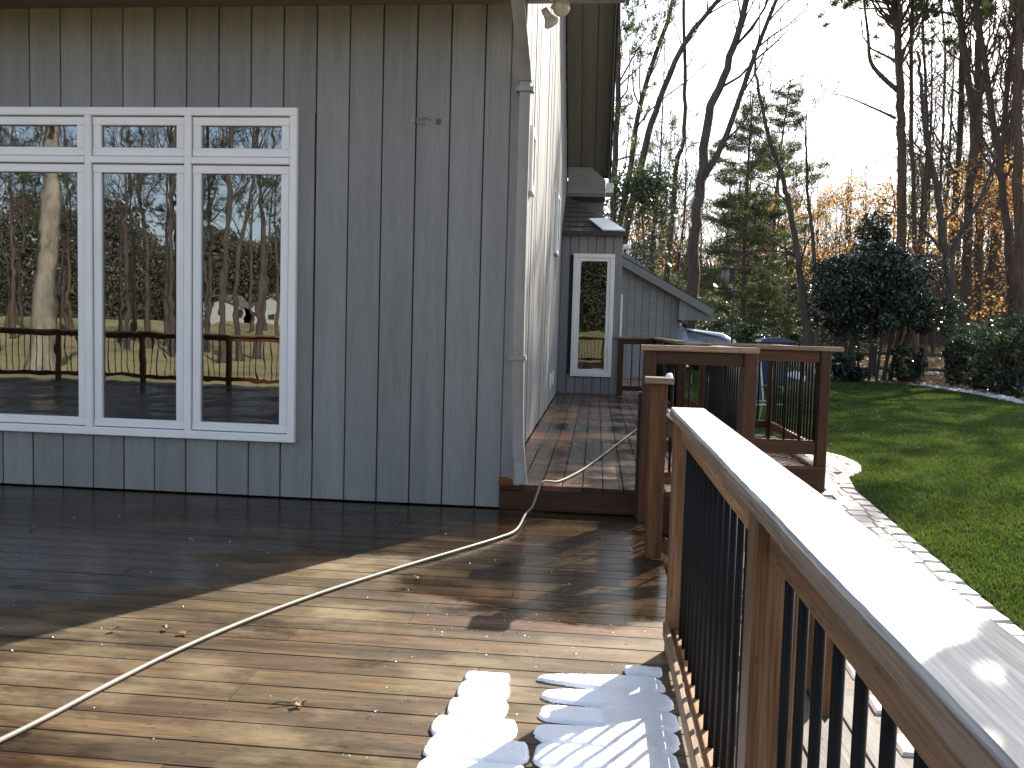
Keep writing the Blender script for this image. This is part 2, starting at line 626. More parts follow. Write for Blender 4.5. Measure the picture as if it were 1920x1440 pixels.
def rod(name, pts, r, mat, parent=None, k=8):
    t = Tubes()
    pts = np.asarray(pts, float)
    rr = np.full(len(pts), r) if np.isscalar(r) else np.asarray(r)
    pts = np.concatenate([pts[:1], pts, pts[-1:]])
    rr = np.concatenate([[1e-4], rr, [1e-4]])
    d0 = (pts[2] - pts[1]); d1 = (pts[-2] - pts[-3])
    pts[0] -= d0 / np.linalg.norm(d0) * 1e-4
    pts[-1] += d1 / np.linalg.norm(d1) * 1e-4
    t.add(pts, rr, k)
    return t.build(name, mat, parent)


def box_verts(x0, x1, y0, y1, z0, z1):
    v = [(x, y, z) for z in (z0, z1) for y in (y0, y1) for x in (x0, x1)]
    f = [(0, 2, 3, 1), (4, 5, 7, 6), (0, 1, 5, 4), (2, 6, 7, 3), (0, 4, 6, 2), (1, 3, 7, 5)]
    return v, f


def box(name, x0, x1, y0, y1, z0, z1, mat, parent=None):
    v, f = box_verts(x0, x1, y0, y1, z0, z1)
    return mesh_obj(name, v, f, mat, parent)


def prism(name, poly, d, mat, parent=None, axis='y', at_=0.0):
    """poly in (x,z) extruded along y from at_ to at_+d (or (y,z) along x)"""
    n = len(poly)
    if axis == 'y':
        v = [(a, at_, b) for a, b in poly] + [(a, at_ + d, b) for a, b in poly]
    else:
        v = [(at_, a, b) for a, b in poly] + [(at_ + d, a, b) for a, b in poly]
    f = [tuple(range(n)), tuple(range(2 * n - 1, n - 1, -1))]
    for i in range(n):
        j = (i + 1) % n
        f.append((i, n + i, n + j, j))
    return mesh_obj(name, v, f, mat, parent)


# ------------------------------------------------------------------ terrain
def sm(t):
    t = np.clip(t, 0, 1)
    return t * t * (3 - 2 * t)


def gz(x, y):
    x = np.asarray(x, float)
    y = np.asarray(y, float)
    z = -.05 - .06 * (8 - np.clip(y, 2, 8))
    z = z + .25 * sm((y - 28) / 14) + 2.4 * sm((y - 42) / 48) + 2.0 * sm((y - 90) / 80)
    z = z + .32 * sm((y - 17) / 4) * sm((6.0 - x) / 1.5) * (1 - sm((y - 30) / 8))
    z = z + 1.2 * sm((-y - 25) / 60)
    z = z + .15 * np.sin(x * .31 + 1) * np.cos(y * .23) * sm((y - 40) / 10)
    return z


def gzf(x, y):
    return float(gz(x, y))


def axis_vals(lo, hi, near_lo, near_hi, step, grow=1.25):
    vals = list(np.arange(near_lo, near_hi + 1e-6, step))
    s, v = step, near_hi
    while v < hi:
        s *= grow
        v += s
        vals.append(v)
    s, v = step, near_lo
    while v > lo:
        s *= grow
        v -= s
        vals.insert(0, v)
    return np.array(vals)


def grid_faces(nx, ny):
    i = np.arange(ny - 1)[:, None] * nx
    j = np.arange(nx - 1)[None, :]
    return np.stack([i + j, i + j + 1, i + nx + j + 1, i + nx + j], -1).reshape(-1, 4)


xs = axis_vals(-900, 900, -40, 60, 1.0)
ys = axis_vals(-900, 1100, -40, 110, 1.0)
GX, GY = np.meshgrid(xs, ys)
gnd = np_mesh('ground', np.stack([GX, GY, gz(GX, GY)], -1).reshape(-1, 3), grid_faces(len(xs), len(ys)), M['ground'], smooth=True)
tag(gnd, kind='structure')

# lawn sheet
LX0 = [(-6, 2.9), (2, 2.36), (5, 2.34), (7.8, 2.36), (8.4, 2.48), (8.8, 2.72), (9.3, 2.86), (9.8, 2.84), (10.4, 2.62), (11.2, 2.3), (12.5, 1.9), (16, 1.6), (21, 1.6), (24, 1.9), (26, 3.2), (27.2, 5.2), (27.8, 7.3)]
LX1 = [(-6, 12.0), (6, 10.8), (12, 9.6), (18, 9.1), (22, 9.45), (25.2, 9.3), (26.5, 8.4), (27.8, 7.35)]


def interp(tab, y):
    a = np.array(tab)
    return np.interp(y, a[:, 0], a[:, 1])


ly = np.unique(np.concatenate([np.arange(-6, 27.8, .25), [27.8]]))
lu = np.linspace(0, 1, 30)
LY, LU = np.meshgrid(ly, lu, indexing='ij')
LXX = interp(LX0, LY) * (1 - LU) + interp(LX1, LY) * LU
lawn = np_mesh('lawn', np.stack([LXX, LY, gz(LXX, LY) + .015], -1).reshape(-1, 3), grid_faces(len(lu), len(ly)), M['lawn'], smooth=True)
tag(lawn, kind='structure')


def blades(name, px, py, pz, hgt, wid, mat, kind='stuff', parent=None):
    n = len(px)
    a = rng.uniform(0, 2 * np.pi, n)
    h = hgt * rng.uniform(.5, 1.3, n)
    w = wid * rng.uniform(.7, 1.3, n)
    lx, lyv = rng.normal(0, .45, n) * h, rng.normal(0, .45, n) * h
    b0 = np.stack([px - np.cos(a) * w, py - np.sin(a) * w, pz], -1)
    b1 = np.stack([px + np.cos(a) * w, py + np.sin(a) * w, pz], -1)
    tip = np.stack([px + lx, py + lyv, pz + h], -1)
    v = np.stack([b0, b1, tip], 1).reshape(-1, 3)
    f = np.arange(3 * n).reshape(-1, 3)
    o = np_mesh(name, v, f, mat, parent)
    if kind:
        o['kind'] = kind
    return o


def lawn_points(n, power):
    out = []
    y = 3.5 + (27.8 - 3.5) * rng.random(n) ** power
    x0, x1 = interp(LX0, y), interp(LX1, y)
    # only the part the photograph can see, plus a margin
    x1 = np.minimum(x1, y * .56 + .6)
    x = x0 + (x1 - x0) * rng.random(n)
    return x, y


gx, gy = lawn_points(330000, 1.15)
keep = rng.random(len(gx)) < np.clip((gx * 0 + 1), 0, 1)
grass = blades('grass', gx, gy, gz(gx, gy) + .012, .040 + 0 * gx, .0045 + .00045 * gy, M['grass'])
tag(grass, kind='stuff')

# dry leaves on the beds and in the wood
nl = 60000
x = rng.uniform(1, 34, nl)
y = rng.uniform(20, 60, nl)
ok = (y > 28) | (x > interp(LX1, y) + .3)
x, y = x[ok], y[ok]


def quads(name, c, size, mat, parent=None, kind=None, up_bias=0.0, aspect=.6):
    """random little leaves at the points c"""
    n = len(c)
    size = np.broadcast_to(size, (n,))[:, None] * rng.uniform(.6, 1.4, (n, 1))
    d1 = rng.normal(size=(n, 3))
    d1[:, 2] *= (1 - up_bias)
    d1 /= np.linalg.norm(d1, axis=1, keepdims=True) + 1e-9
    d2 = rng.normal(size=(n, 3))
    d2[:, 2] *= (1 - up_bias)
    d2 -= d1 * np.sum(d1 * d2, 1, keepdims=True)
    d2 /= np.linalg.norm(d2, axis=1, keepdims=True) + 1e-9
    a = c - d1 * size
    b = c + d2 * size * aspect
    e = c + d1 * size
    g = c - d2 * size * aspect
    v = np.stack([a, b, e, g], 1).reshape(-1, 3)
    o = np_mesh(name, v, np.arange(4 * n).reshape(-1, 4), mat, parent)
    if kind:
        o['kind'] = kind
    return o


lit = quads('leaf_litter', np.stack([x, y, gz(x, y) + rng.uniform(.01, .06, len(x))], -1), .06 + .0008 * y, M['litter'], kind='stuff', up_bias=.6)


def at_ground(px, py):
    d = ray(px, py)
    o = Vector((0, 0, CAM_H))
    t = 1.0
    while t < 400:
        p = o + d * t
        if p.z < gzf(p.x, p.y):
            break
        t += .1
    return o + d * t


# lane beyond the fence
lx = np.linspace(2, 90, 60)
cy = 33.5 + (lx - 12) * .10
lw = 1.3
v = []
for a_ in np.linspace(-1, 1, 5):
    yy = cy + a_ * lw
    v.append(np.stack([lx, yy, gz(lx, yy) + .035], -1))
lane = np_mesh('lane', np.concatenate(v), grid_faces(60, 5), M['road'], smooth=True)
tag(lane, kind='structure')

# ------------------------------------------------------------------ paver path
path = thing('path', (2, 8, -.1), kind='structure')
PXL, PROWS = [], []
pv_mesh = {}


def paver_mesh(w, l, mat, sd_):
    key = (w, l, mat.name, sd_)
    if key in pv_mesh:
        return pv_mesh[key]
    r_ = random.Random(sd_)
    h = .03
    c = .012
    j = lambda: r_.uniform(-.006, .006)
    base = [(-w / 2 + j(), -l / 2 + j()), (w / 2 + j(), -l / 2 + j()), (w / 2 + j(), l / 2 + j()), (-w / 2 + j(), l / 2 + j())]
    v = [(a, b, -h) for a, b in base] + [(a, b, -c * .8) for a, b in base] + [(a - math.copysign(c, a), b - math.copysign(c, b), r_.uniform(-.002, .002)) for a, b in base]
    f = [(8, 9, 10, 11)]
    for k in (0, 4):
        for i in range(4):
            jn = (i + 1) % 4
            f.append((k + i, k + jn, k + 4 + jn, k + 4 + i))
    me = bpy.data.meshes.new('paver')
    me.from_pydata(v, [], f)
    me.materials.append(mat)
    pv_mesh[key] = me
    return me


def path_left(y):
    return 1.15 if y < 7.3 else (2.1 if y < 9.9 else 1.1)


cnt = 0
rest_v, rest_f = [], []
yrow = 1.6
rowi = 0
while yrow < 15.0:
    l_ = .16
    x0 = path_left(yrow)
    x1 = float(interp(LX0, yrow)) - .14
    xx = x0 + (.2 if yrow < 5 else 0) + (-.1 if rowi % 2 else -.02)
    while xx < x1:
        w_ = random.choice((.17, .24, .24, .30))
        if xx + w_ > x1:
            w_ = max(.1, round((x1 - xx) * 20) / 20)
        cxx, cyy = xx + w_ / 2, yrow + l_ / 2
        vis = cxx / cyy > .30 and 2.5 < cyy < 11.0
        if vis and cnt < 292:
            me = paver_mesh(round(w_ - .005, 3), .156, M['paver'] if random.random() < .6 else M['paver2'], random.randint(0, 5))
            o = bpy.data.objects.new('paver', me)
            sl = .06 if cyy < 8 else 0
            rot = Matrix.Rotation(math.atan(sl), 4, 'X') @ Matrix.Rotation(random.uniform(-.02, .02), 4, 'Z')
            link(o, path, Matrix.Translation((cxx, cyy, gzf(cxx, cyy) + .035 + random.uniform(-.003, .003))) @ rot)
            cnt += 1
        elif cyy > 1.6:
            b0 = len(rest_v)
            z_ = gzf(cxx, cyy) + .033
            hw, hl = w_ / 2 - .007, .073
            rest_v += [(cxx - hw, cyy - hl, gzf(cxx, cyy - hl) + .033), (cxx + hw, cyy - hl, gzf(cxx, cyy - hl) + .033), (cxx + hw, cyy + hl, gzf(cxx, cyy + hl) + .033), (cxx - hw, cyy + hl, gzf(cxx, cyy + hl) + .033)]
            rest_v += [(a, b, c - .03) for a, b, c in rest_v[b0:b0 + 4]]
            rest_f += [(b0, b0 + 1, b0 + 2, b0 + 3)] + [(b0 + i, b0 + 4 + i, b0 + 4 + (i + 1) % 4, b0 + (i + 1) % 4) for i in range(4)]
        xx += w_
    yrow += l_
    rowi += 1
o = mesh_obj('paving', rest_v, rest_f, M['paver'], path)
o['kind'] = 'stuff'
# soldier-course edging pavers along the lawn
ed = thing('path_edging', (2.3, 8, -.1), kind='structure')
yy = 2.6
while yy < 14:
    xa, xb = float(interp(LX0, yy)), float(interp(LX0, yy + .2))
    ang = math.atan2(.2, xb - xa)
    L_ = math.hypot(.2, xb - xa)
    me = paver_mesh(round(min(L_, .3) - .006, 3), .12, M['paver2'], random.randint(0, 5))
    o = bpy.data.objects.new('paver', me)
    cx_, cy_ = (xa + xb) / 2 - .07, yy + .1
    link(o, ed, Matrix.Translation((cx_, cy_, gzf(cx_, cy_) + .037)) @ Matrix.Rotation(ang, 4, 'Z'))
    yy += .2
# sand bed
sy = np.arange(1.2, 15.2, .2)
v = []
for t_ in (0, .5, 1):
    xl = np.array([path_left(a) - .15 for a in sy])
    xr = interp(LX0, sy) + .0
    X_ = xl * (1 - t_) + xr * t_
    v.append(np.stack([X_, sy, gz(X_, sy) + .018], -1))
sb = np_mesh('path_bed', np.concatenate(v), grid_faces(len(sy), 3), M['sandbed'])
tag(sb, kind='structure')

# pale edging stones along the bed
es = thing('stone_edging', (9.4, 22, -.05), 'low row of pale stones between the green lawn and the mulch bed by the hedge', 'edging')
for yy in np.arange(15.5, 25.8, .2):
    xx = float(interp(LX1, yy)) + .12
    for k in range(2):
        r_ = random.uniform(.07, .14)
        vv, ff = [], []
        nseg = 7
        for i, (zz, rr) in enumerate(((0, 1.0), (.55, .9), (.9, .5))):
            for j in range(nseg):
                a_ = j * 2 * math.pi / nseg
                q = random.uniform(.8, 1.15)
                vv.append((math.cos(a_) * rr * r_ * q, math.sin(a_) * rr * r_ * q, zz * r_ * .8))
        for i in range(2):
            for j in range(nseg):
                j2 = (j + 1) % nseg
                ff.append((i * nseg + j, i * nseg + j2, (i + 1) * nseg + j2, (i + 1) * nseg + j))
        ff.append(tuple(2 * nseg + j for j in range(nseg)))
        cx_, cy_ = xx + k * .2 + random.uniform(-.05, .05), yy + random.uniform(-.08, .08)
        mesh_obj('stone', vv, ff, M['edging'], es, Matrix.Translation((cx_, cy_, gzf(cx_, cy_) - .01)))

# ------------------------------------------------------------------ house
WY = 6.10          # front wall plane
XW = -.66          # side wall plane
ZS = at(500, 11, 6.10).z     # soffit height
ZU = .19           # upper deck level
house = thing('house', (-6, 8, 0), 'grey wood sided house with white framed picture window beside the deck', 'house')

# window outline on the front wall from the measured corners
wl, wr = at(-38, 500, WY).x, at(557, 500, WY).x
wt, wbm = at(300, 203, WY).z, at(300, 819, WY).z
g0, g1 = at(53, 100, WY).x, at(846, 100, WY).x
pitch = (g1 - g0) / 13
# front wall backing, room behind, then the boards
front = thing('front_wall', (-6, WY, 0), parent=house)
HX0 = -13.5
back_y0, back_y1 = WY + .045, WY + .12
for nm, a in (('wall_panel', (HX0, wl + .02, 0.0, ZS)), ('wall_panel', (wr - .02, XW - .02, 0.0, ZS)), ('wall_panel', (wl + .02, wr - .02, 0.0, wbm + .02)), ('wall_panel', (wl + .02, wr - .02, wt - .02, ZS))):
    box(nm, a[0], a[1], back_y0, back_y1, a[2], a[3], M['siding_dark'], front)
gx_ = g1 + pitch
edges = []
e = g1
while e < XW - .16:
    edges.append(e)
    e += pitch
edges = edges[:]
e = g1 - pitch
while e > HX0:
    edges.insert(0, e)
    e -= pitch
edges.append(XW)
gap = .009
for a_, b_ in zip(edges[:-1], edges[1:]):
    spans = [(.012, ZS)]
    if b_ > wl + .02 and a_ < wr - .02 and a_ > wl - .6:
        spans = [(.012, wbm + .03), (wt - .03, ZS)]
        if b_ > wr + .03:
            # board notched round the frame: full height strip beside the window
            board('board', ((wr - .01 + b_ - gap) / 2, WY + .02, wbm + .03), ((wr - .01 + b_ - gap) / 2, WY + .02, wt - .03), b_ - gap - wr + .01, .03, M['siding'], front, up=(0, -1, 0))
    for z0, z1 in spans:
        c_ = (a_ + b_) / 2
        dy = random.uniform(-.003, .003)
        board('board', (c_, WY + .022 + dy, z0), (c_, WY + .022 + dy, z1), b_ - a_ - gap, .03, M['siding'], front, up=(0, -1, 0))

# corner trim board (dark gap, then lit white corner board on the side wall)
board('corner_board', (XW - .004, WY + .06, ZU), (XW - .004, WY + .06, ZS), .07, .04, M['siding'], house, up=(1, 0, 0))

board('corner_board', (XW + .052, WY + .012, ZU + .002), (XW + .052, WY + .012, ZS - .002), .102, .024, M['siding'], house, up=(0, -1, 0))  # added board, widened to block sun leaking between corner and downspout
# side wall: boards seen edge-on; a closed strip of separate boards
side = thing('side_wall', (XW, 11, 0), parent=house)


def rake(y):
    return 4.42 + .80 * (16.6 - y)


SW1 = 16.9
box('wall_panel', XW - .14, XW - .035, WY + .12, SW1, 0, 3.9, M['siding_dark'], side)
prism('wall_panel', [(WY + .12, 3.9), (SW1, 3.9), (SW1, rake(SW1)), (8.0, rake(8.0)), (WY + .12, 5.9)], .10, M['siding_dark'], side, axis='x', at_=XW - .14)
yb = WY + .1
while yb < SW1 - .1:
    wbd = .19
    # boards run out of the picture at the top; each stops under the sloping roof
    ztop = min(rake(yb + wbd), 3.7 + (yb - 5.3) * 2.75)
    board('board', (XW - .018, yb + wbd / 2, ZU + .01), (XW - .018, yb + wbd / 2, ztop), wbd - .020, .03 + random.uniform(-.008, .010), M['siding'], side, up=(1, 0, 0))
    yb += wbd
# clerestory windows on the side wall
for (y0, y1, z0, z1) in ((7.7, 7.95, 2.62, 3.05), (12.6, 13.1, 2.5, 3.25)):
    w_ = thing('side_window', (XW, y0, z0), parent=house)
    fr_ = .07
    board('window_frame', (XW + .02, y0, z0 - fr_ / 2), (XW + .02, y1, z0 - fr_ / 2), .05, fr_, M['trim_white'], w_)
    board('window_frame', (XW + .02, y0, z1 + fr_ / 2), (XW + .02, y1, z1 + fr_ / 2), .05, fr_, M['trim_white'], w_)
    board('window_frame', (XW + .02, y0 - fr_ / 2, z0 - fr_), (XW + .02, y0 - fr_ / 2, z1 + fr_), fr_, .05, M['trim_white'], w_, up=(1, 0, 0))
    board('window_frame', (XW + .02, y1 + fr_ / 2, z0 - fr_), (XW + .02, y1 + fr_ / 2, z1 + fr_), fr_, .05, M['trim_white'], w_, up=(1, 0, 0))
    box('pane', XW - .001, XW + .008, y0, y1, z0, z1, M['glass'], w_)
for yy in (12.2, 12.9):
    box('outlet_cover', XW + .002, XW + .03, yy, yy + .12, ZU + .28, ZU + .48, M['trim_white'], house)

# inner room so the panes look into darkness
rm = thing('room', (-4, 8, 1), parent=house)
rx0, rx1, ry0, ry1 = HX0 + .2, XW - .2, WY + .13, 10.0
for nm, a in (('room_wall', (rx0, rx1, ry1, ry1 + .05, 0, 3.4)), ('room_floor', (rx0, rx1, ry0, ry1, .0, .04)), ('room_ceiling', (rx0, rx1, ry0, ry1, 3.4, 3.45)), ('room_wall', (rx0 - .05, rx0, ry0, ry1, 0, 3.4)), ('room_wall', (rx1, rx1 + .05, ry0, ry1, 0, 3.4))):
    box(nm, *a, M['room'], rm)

# the big window: outer casing, mullions, transom bar, sashes, panes
win = thing('window', ((wl + wr) / 2, WY, wbm), parent=house)
cs = .085
yf = WY - .012
TW = M['trim_white']


def hbar(nm, z, x0, x1, hh, y=yf, d=.05, par=win):
    return board(nm, (x0, y, z), (x1, y, z), d, hh, TW, par, ch=.005)


def vbar(nm, x_, z0, z1, ww, y=yf, d=.05, par=win):
    return board(nm, (x_, y, z0), (x_, y, z1), d, ww, TW, par, up=(1, 0, 0), ch=.005)


m1, m2 = at(170, 500, WY).x, at(355, 500, WY).x
ztr = at(450, 303, WY).z
hbar('window_frame', wt - .03, wl, wr, .06)
hbar('window_frame', wbm + .03, wl, wr, .06)
vbar('window_frame', wr - .027, wbm + .06, wt - .06, .054)
vbar('window_frame', wl + .027, wbm + .06, wt - .06, .054)
for mx_ in (m1, m2):
    vbar('mullion', mx_, wbm + .06, wt - .06, .052)
xs_ = [wl + .027, m1, m2, wr - .027]
for i in range(3):
    a_, b_ = xs_[i] + .027, xs_[i + 1] - .027
    hbar('transom_bar', ztr, a_, b_, .05)
    for (z0, z1) in ((ztr + .025, wt - .06), (wbm + .06, ztr - .025)):
        s_ = .062
        zg = .006
        sash = thing('sash', ((a_ + b_) / 2, yf, z0), parent=win)
        yq = yf + .018
        for zz in (z0 + s_ / 2 + zg, z1 - s_ / 2 - zg):
            board('sash_rail', (a_ + zg, yq, zz), (b_ - zg, yq, zz), .045, s_, TW, sash, ch=.005)
        for xx in (a_ + s_ / 2 + zg, b_ - s_ / 2 - zg):
            board('sash_stile', (xx, yq, z0 + s_ + zg), (xx, yq, z1 - s_ - zg), .045, s_, TW, sash, up=(1, 0, 0), ch=.005)
        ob = box('pane', a_ + s_, b_ - s_, yq + .003, yq + .010, z0 + s_, z1 - s_, M['glass'], sash)

# soffit above the front wall and out over the corner
ro = thing('roof', (-6, 8, 3.7), parent=house)
for i in range(3):
    y0 = 5.42 + i * .235
    board('soffit_board', (HX0 - .4, y0 + .115, ZS + .012), (.12, y0 + .115, ZS + .012), .226, .02, M['soffit'], ro)
box('fascia', HX0 - .4, .125, 5.37, 5.40, ZS - .02, ZS + .22, M['trim_white'], ro)
box('fascia', .122, .15, 5.37, WY, ZS - .02, ZS + .22, M['soffit'], ro)
# front slope, and the long slope falling away from us with its deep rake overhang
mesh_obj('roof_slope', [(HX0 - .4, 5.3, ZS + .2), (.16, 5.3, ZS + .2), (.16, 8.0, 11.3), (HX0 - .4, 8.0, 11.3), (HX0 - .4, 5.3, ZS + .26), (.16, 5.3, ZS + .26), (.16, 8.0, 11.42), (HX0 - .4, 8.0, 11.42)],
         [(0, 1, 2, 3), (7, 6, 5, 4), (0, 4, 5, 1), (1, 5, 6, 2), (2, 6, 7, 3), (3, 7, 4, 0)], M['shingle'], ro)
sl_ = .80
nrm = Vector((0, sl_, 1)).normalized()


def rk(x_, y_, off=0.0):
    return Vector((x_, y_, rake(y_) + off))


for i in range(3):
    xw = .26
    xc = XW + .005 + xw * (i + .5)
    board('soffit_board', rk(xc, 8.0, .01), rk(xc, 16.75, .01), xw - .008, .018, M['soffit'], ro, up=nrm)
board('fascia', rk(.137, 8.0, -.02), rk(.137, 16.8, -.02), .02, .26, M['soffit'], ro, up=nrm)
board('drip_edge', rk(.165, 8.0, .02), rk(.165, 16.85, .02), .03, .30, M['drip'], ro, up=nrm)
mesh_obj('roof_slope', [rk(HX0 - .4, 8.02, .1), rk(.15, 8.02, .1), rk(.15, 16.9, .1), rk(HX0 - .4, 16.9, .1), rk(HX0 - .4, 8.02, .18), rk(.15, 8.02, .18), rk(.15, 16.9, .18), rk(HX0 - .4, 16.9, .18)],
         [(3, 2, 1, 0), (4, 5, 6, 7), (0, 1, 5, 4), (1, 2, 6, 5), (2, 3, 7, 6), (3, 0, 4, 7)], M['shingle'], ro)
# cornice return box at the low end of the rake
prism('cornice_return', [(XW + .02, 3.92), (XW + .02, 4.42), (-.20, 4.42), (.08, 4.18), (.08, 3.92)], .5, M['siding'], ro, axis='y', at_=16.5)
box('gutter_end', .085, .23, 16.52, 17.1, 3.95, 4.13, M['trim_white'], ro)
box('soffit_board', XW + .02, .08, 16.52, 17.3, 3.87, 3.917, M['soffit'], ro)

# rear block wall below the return (dark recess above the bay)
box('rear_wall', XW - .1, .06, 17.35, 17.5, ZU, 4.3, M['siding'], house)
box('rear_wall', -9, XW - .1, 16.95, 17.1, 0, 4.2, M['siding'], house)

# bay with its own window and small hipped roof
BY = 15.12
bx0, bx1 = XW, at(1162, 600, BY).x
bzt = at(1105, 436, BY).z
bay = thing('bay', (0, BY, ZU), parent=house)
box('wall_panel', bx0, bx1 - .02, BY + .04, 17.3, 0, bzt, M['siding_dark'], bay)
bwx0, bwx1 = at(1072, 600, BY).x, at(1149, 600, BY).x
bwz0, bwz1 = at(1108, 706, BY).z, at(1108, 476, BY).z
n_b = 7
bw = (bx1 - bx0) / n_b
for i in range(n_b):
    a_, b_ = bx0 + i * bw, bx0 + (i + 1) * bw
    xc = (a_ + b_) / 2
    spans = [(.06, bzt)]
    if b_ > bwx0 + .04 and a_ < bwx1 - .04:
        spans = [(.06, bwz0 + .03), (bwz1 - .03, bzt)]
    for z0, z1 in spans:
        board('board', (xc, BY + .02, z0), (xc, BY + .02, z1), bw - .008, .03, M['siding'], bay, up=(0, -1, 0))
yb = BY + .1
while yb < 17.3:
    board('board', (bx1 - .004, yb + .08, .0), (bx1 - .004, yb + .08, bzt), .152, .03, M['siding'], bay, up=(1, 0, 0))
    yb += .16
bwin = thing('window', ((bwx0 + bwx1) / 2, BY, bwz0), parent=house)
for off, s_, yy in ((0, .07, BY - .02), (.07, .06, BY - .005)):
    x0, x1, z0, z1 = bwx0 + off, bwx1 - off, bwz0 + off, bwz1 - off
    nm = 'window_frame' if off == 0 else 'sash_frame'
    for zz in (z0 + s_ / 2, z1 - s_ / 2):
        board(nm, (x0, yy, zz), (x1, yy, zz), .05, s_, TW, bwin)
    for xx in (x0 + s_ / 2, x1 - s_ / 2):
        board(nm, (xx, yy, z0 + s_), (xx, yy, z1 - s_), .05, s_, TW, bwin, up=(1, 0, 0))
box('pane', bwx0 + .125, bwx1 - .125, BY + .0, BY + .01, bwz0 + .125, bwz1 - .125, M['bay_glass'], bwin)
# hipped roof of the bay, shingled in courses
broof = thing('bay_roof', (0, BY, bzt), parent=house)
e0, e1 = bx0 - .02, bx1 + .06
yo = BY - .08
A_, B_, C_ = Vector((e0, yo, bzt)), Vector((e1, yo, bzt)), Vector((e0, yo + 1.4, bzt + .85))
D_, E_ = Vector((e1, 18.0, bzt)), Vector((e0, 17.0, bzt + .85))
mesh_obj('roof_panel', [A_, B_, C_, D_, E_, (e0, yo, bzt - .03), (e1, yo, bzt - .03), (e1, 18, bzt - .03)], [(0, 1, 2), (1, 3, 4, 2), (5, 6, 1, 0), (6, 7, 3, 1)], M['shingle'], broof)
NC = 8
for k in range(NC):
    t0, t1 = k / NC, (k + 1) / NC
    a0, b0 = A_.lerp(C_, t0), B_.lerp(C_, t0)
    a1, b1 = A_.lerp(C_, t1), B_.lerp(C_, t1)
    nn = (B_ - A_).cross(C_ - A_).normalized() * .012
    ntab = max(1, int(8 * (1 - t0)))
    for q in range(ntab):
        u0, u1 = q / ntab + .004, (q + 1) / ntab - .004
        p = [a0.lerp(b0, u0) + nn * 1.6, a0.lerp(b0, u1) + nn * 1.6, a1.lerp(b1, u1) + nn * .5, a1.lerp(b1, u0) + nn * .5]
        pp = p + [w_ - nn * 1.5 for w_ in p]
        mesh_obj('shingle', pp, [(0, 1, 2, 3), (0, 4, 5, 1), (1, 5, 6, 2), (3, 2, 6, 7), (0, 3, 7, 4)], M['shingle'], broof)
box('drip_edge', e0, e1 + .01, yo - .025, yo - .005, bzt - .06, bzt + .012, M['drip'], broof)
# snow left on the outer hip of the bay roof
sn = [B_.lerp(A_, .02), B_.lerp(A_, .36), B_.lerp(A_, .42).lerp(C_, .28), B_.lerp(C_, .30)]
nn = (B_ - A_).cross(C_ - A_).normalized()
o = mesh_obj('snow_patch', [p + nn * .03 for p in sn] + [p + nn * .055 for p in sn], [(0, 1, 2, 3), (7, 6, 5, 4), (0, 4, 5, 1), (1, 5, 6, 2), (2, 6, 7, 3), (3, 7, 4, 0)], M['snow'])
tag(o, 'small patch of snow on the outer slope of the bay window roof', 'snow patch')

# lower wing at the back with a steep roof slope
GYY = 20.0
wing = thing('garage', (2, GYY, 0), 'low grey wing with a steeply falling roof edge behind the far railing', 'garage')
gL, gR = at(1150, 560, GYY).x, at(1273, 560, GYY).x
zL, zR = at(1150, 459, GYY).z, at(1273, 548, GYY).z
ng = 9
gw = (gR - gL) / ng
slope_g = (zR - zL) / (gR - gL)
prism('wall_panel', [(gL, 0), (gR, 0), (gR, zR), (gL, zL)], .1, M['siding_dark'], wing, at_=GYY + .045)
for i in range(ng):
    a_, b_ = gL + i * gw + .004, gL + (i + 1) * gw - .004
    za, zb = zL + slope_g * (a_ - gL), zL + slope_g * (b_ - gL)
    prism('board', [(a_, 0), (b_, 0), (b_, zb), (a_, za)], .028, M['siding'], wing, at_=GYY + random.uniform(0, .004))
# raking fascia and roof slab
gE = at(1334, 600, GYY - .3)
p0 = Vector((gL - .3, GYY - .25, zL - slope_g * -.3 + .06))
p1 = Vector((gR + .75, GYY - .25, zR + slope_g * .75 + .06))
board('fascia', p0, p1, .03, .17, M['siding'], wing)
mesh_obj('roof_slope', [p0 + Vector((0, 0, .09)), p1 + Vector((0, 0, .09)), p1 + Vector((0, 4.5, .09)), p0 + Vector((0, 4.5, .09)), p0 + Vector((0, 0, .13)), p1 + Vector((0, 0, .13)), p1 + Vector((0, 4.5, .13)), p0 + Vector((0, 4.5, .13))],
         [(3, 2, 1, 0), (4, 5, 6, 7), (0, 1, 5, 4), (1, 2, 6, 5), (2, 3, 7, 6), (3, 0, 4, 7)], M['shingle'], wing)
# projecting gable end over the parking place
wz = at(1300, 601, GYY).z
gx2 = gR + (zR - wz) / -slope_g
for i in range(5):
    a_ = gR + (gx2 - gR) * i / 5 + .003
    b_ = gR + (gx2 - gR) * (i + 1) / 5 - .003
    prism('board', [(a_, wz), (b_, wz), (b_, zR + slope_g * (b_ - gR)), (a_, zR + slope_g * (a_ - gR))], .03, M['siding'], wing, at_=GYY - .17)
box('corner_board', gL + .05, gL + .22, GYY - .03, GYY - .002, 0, at(1166, 552, GYY).z, TW, wing)
box('wall_panel', gR - .1, gR, GYY + .15, 24.5, 0, zR - .1, M['siding'], wing)

# downspout: offset top, long straight leg, kicked-out foot
dsp = thing('downspout', (XW + .1, WY, 0), parent=house)


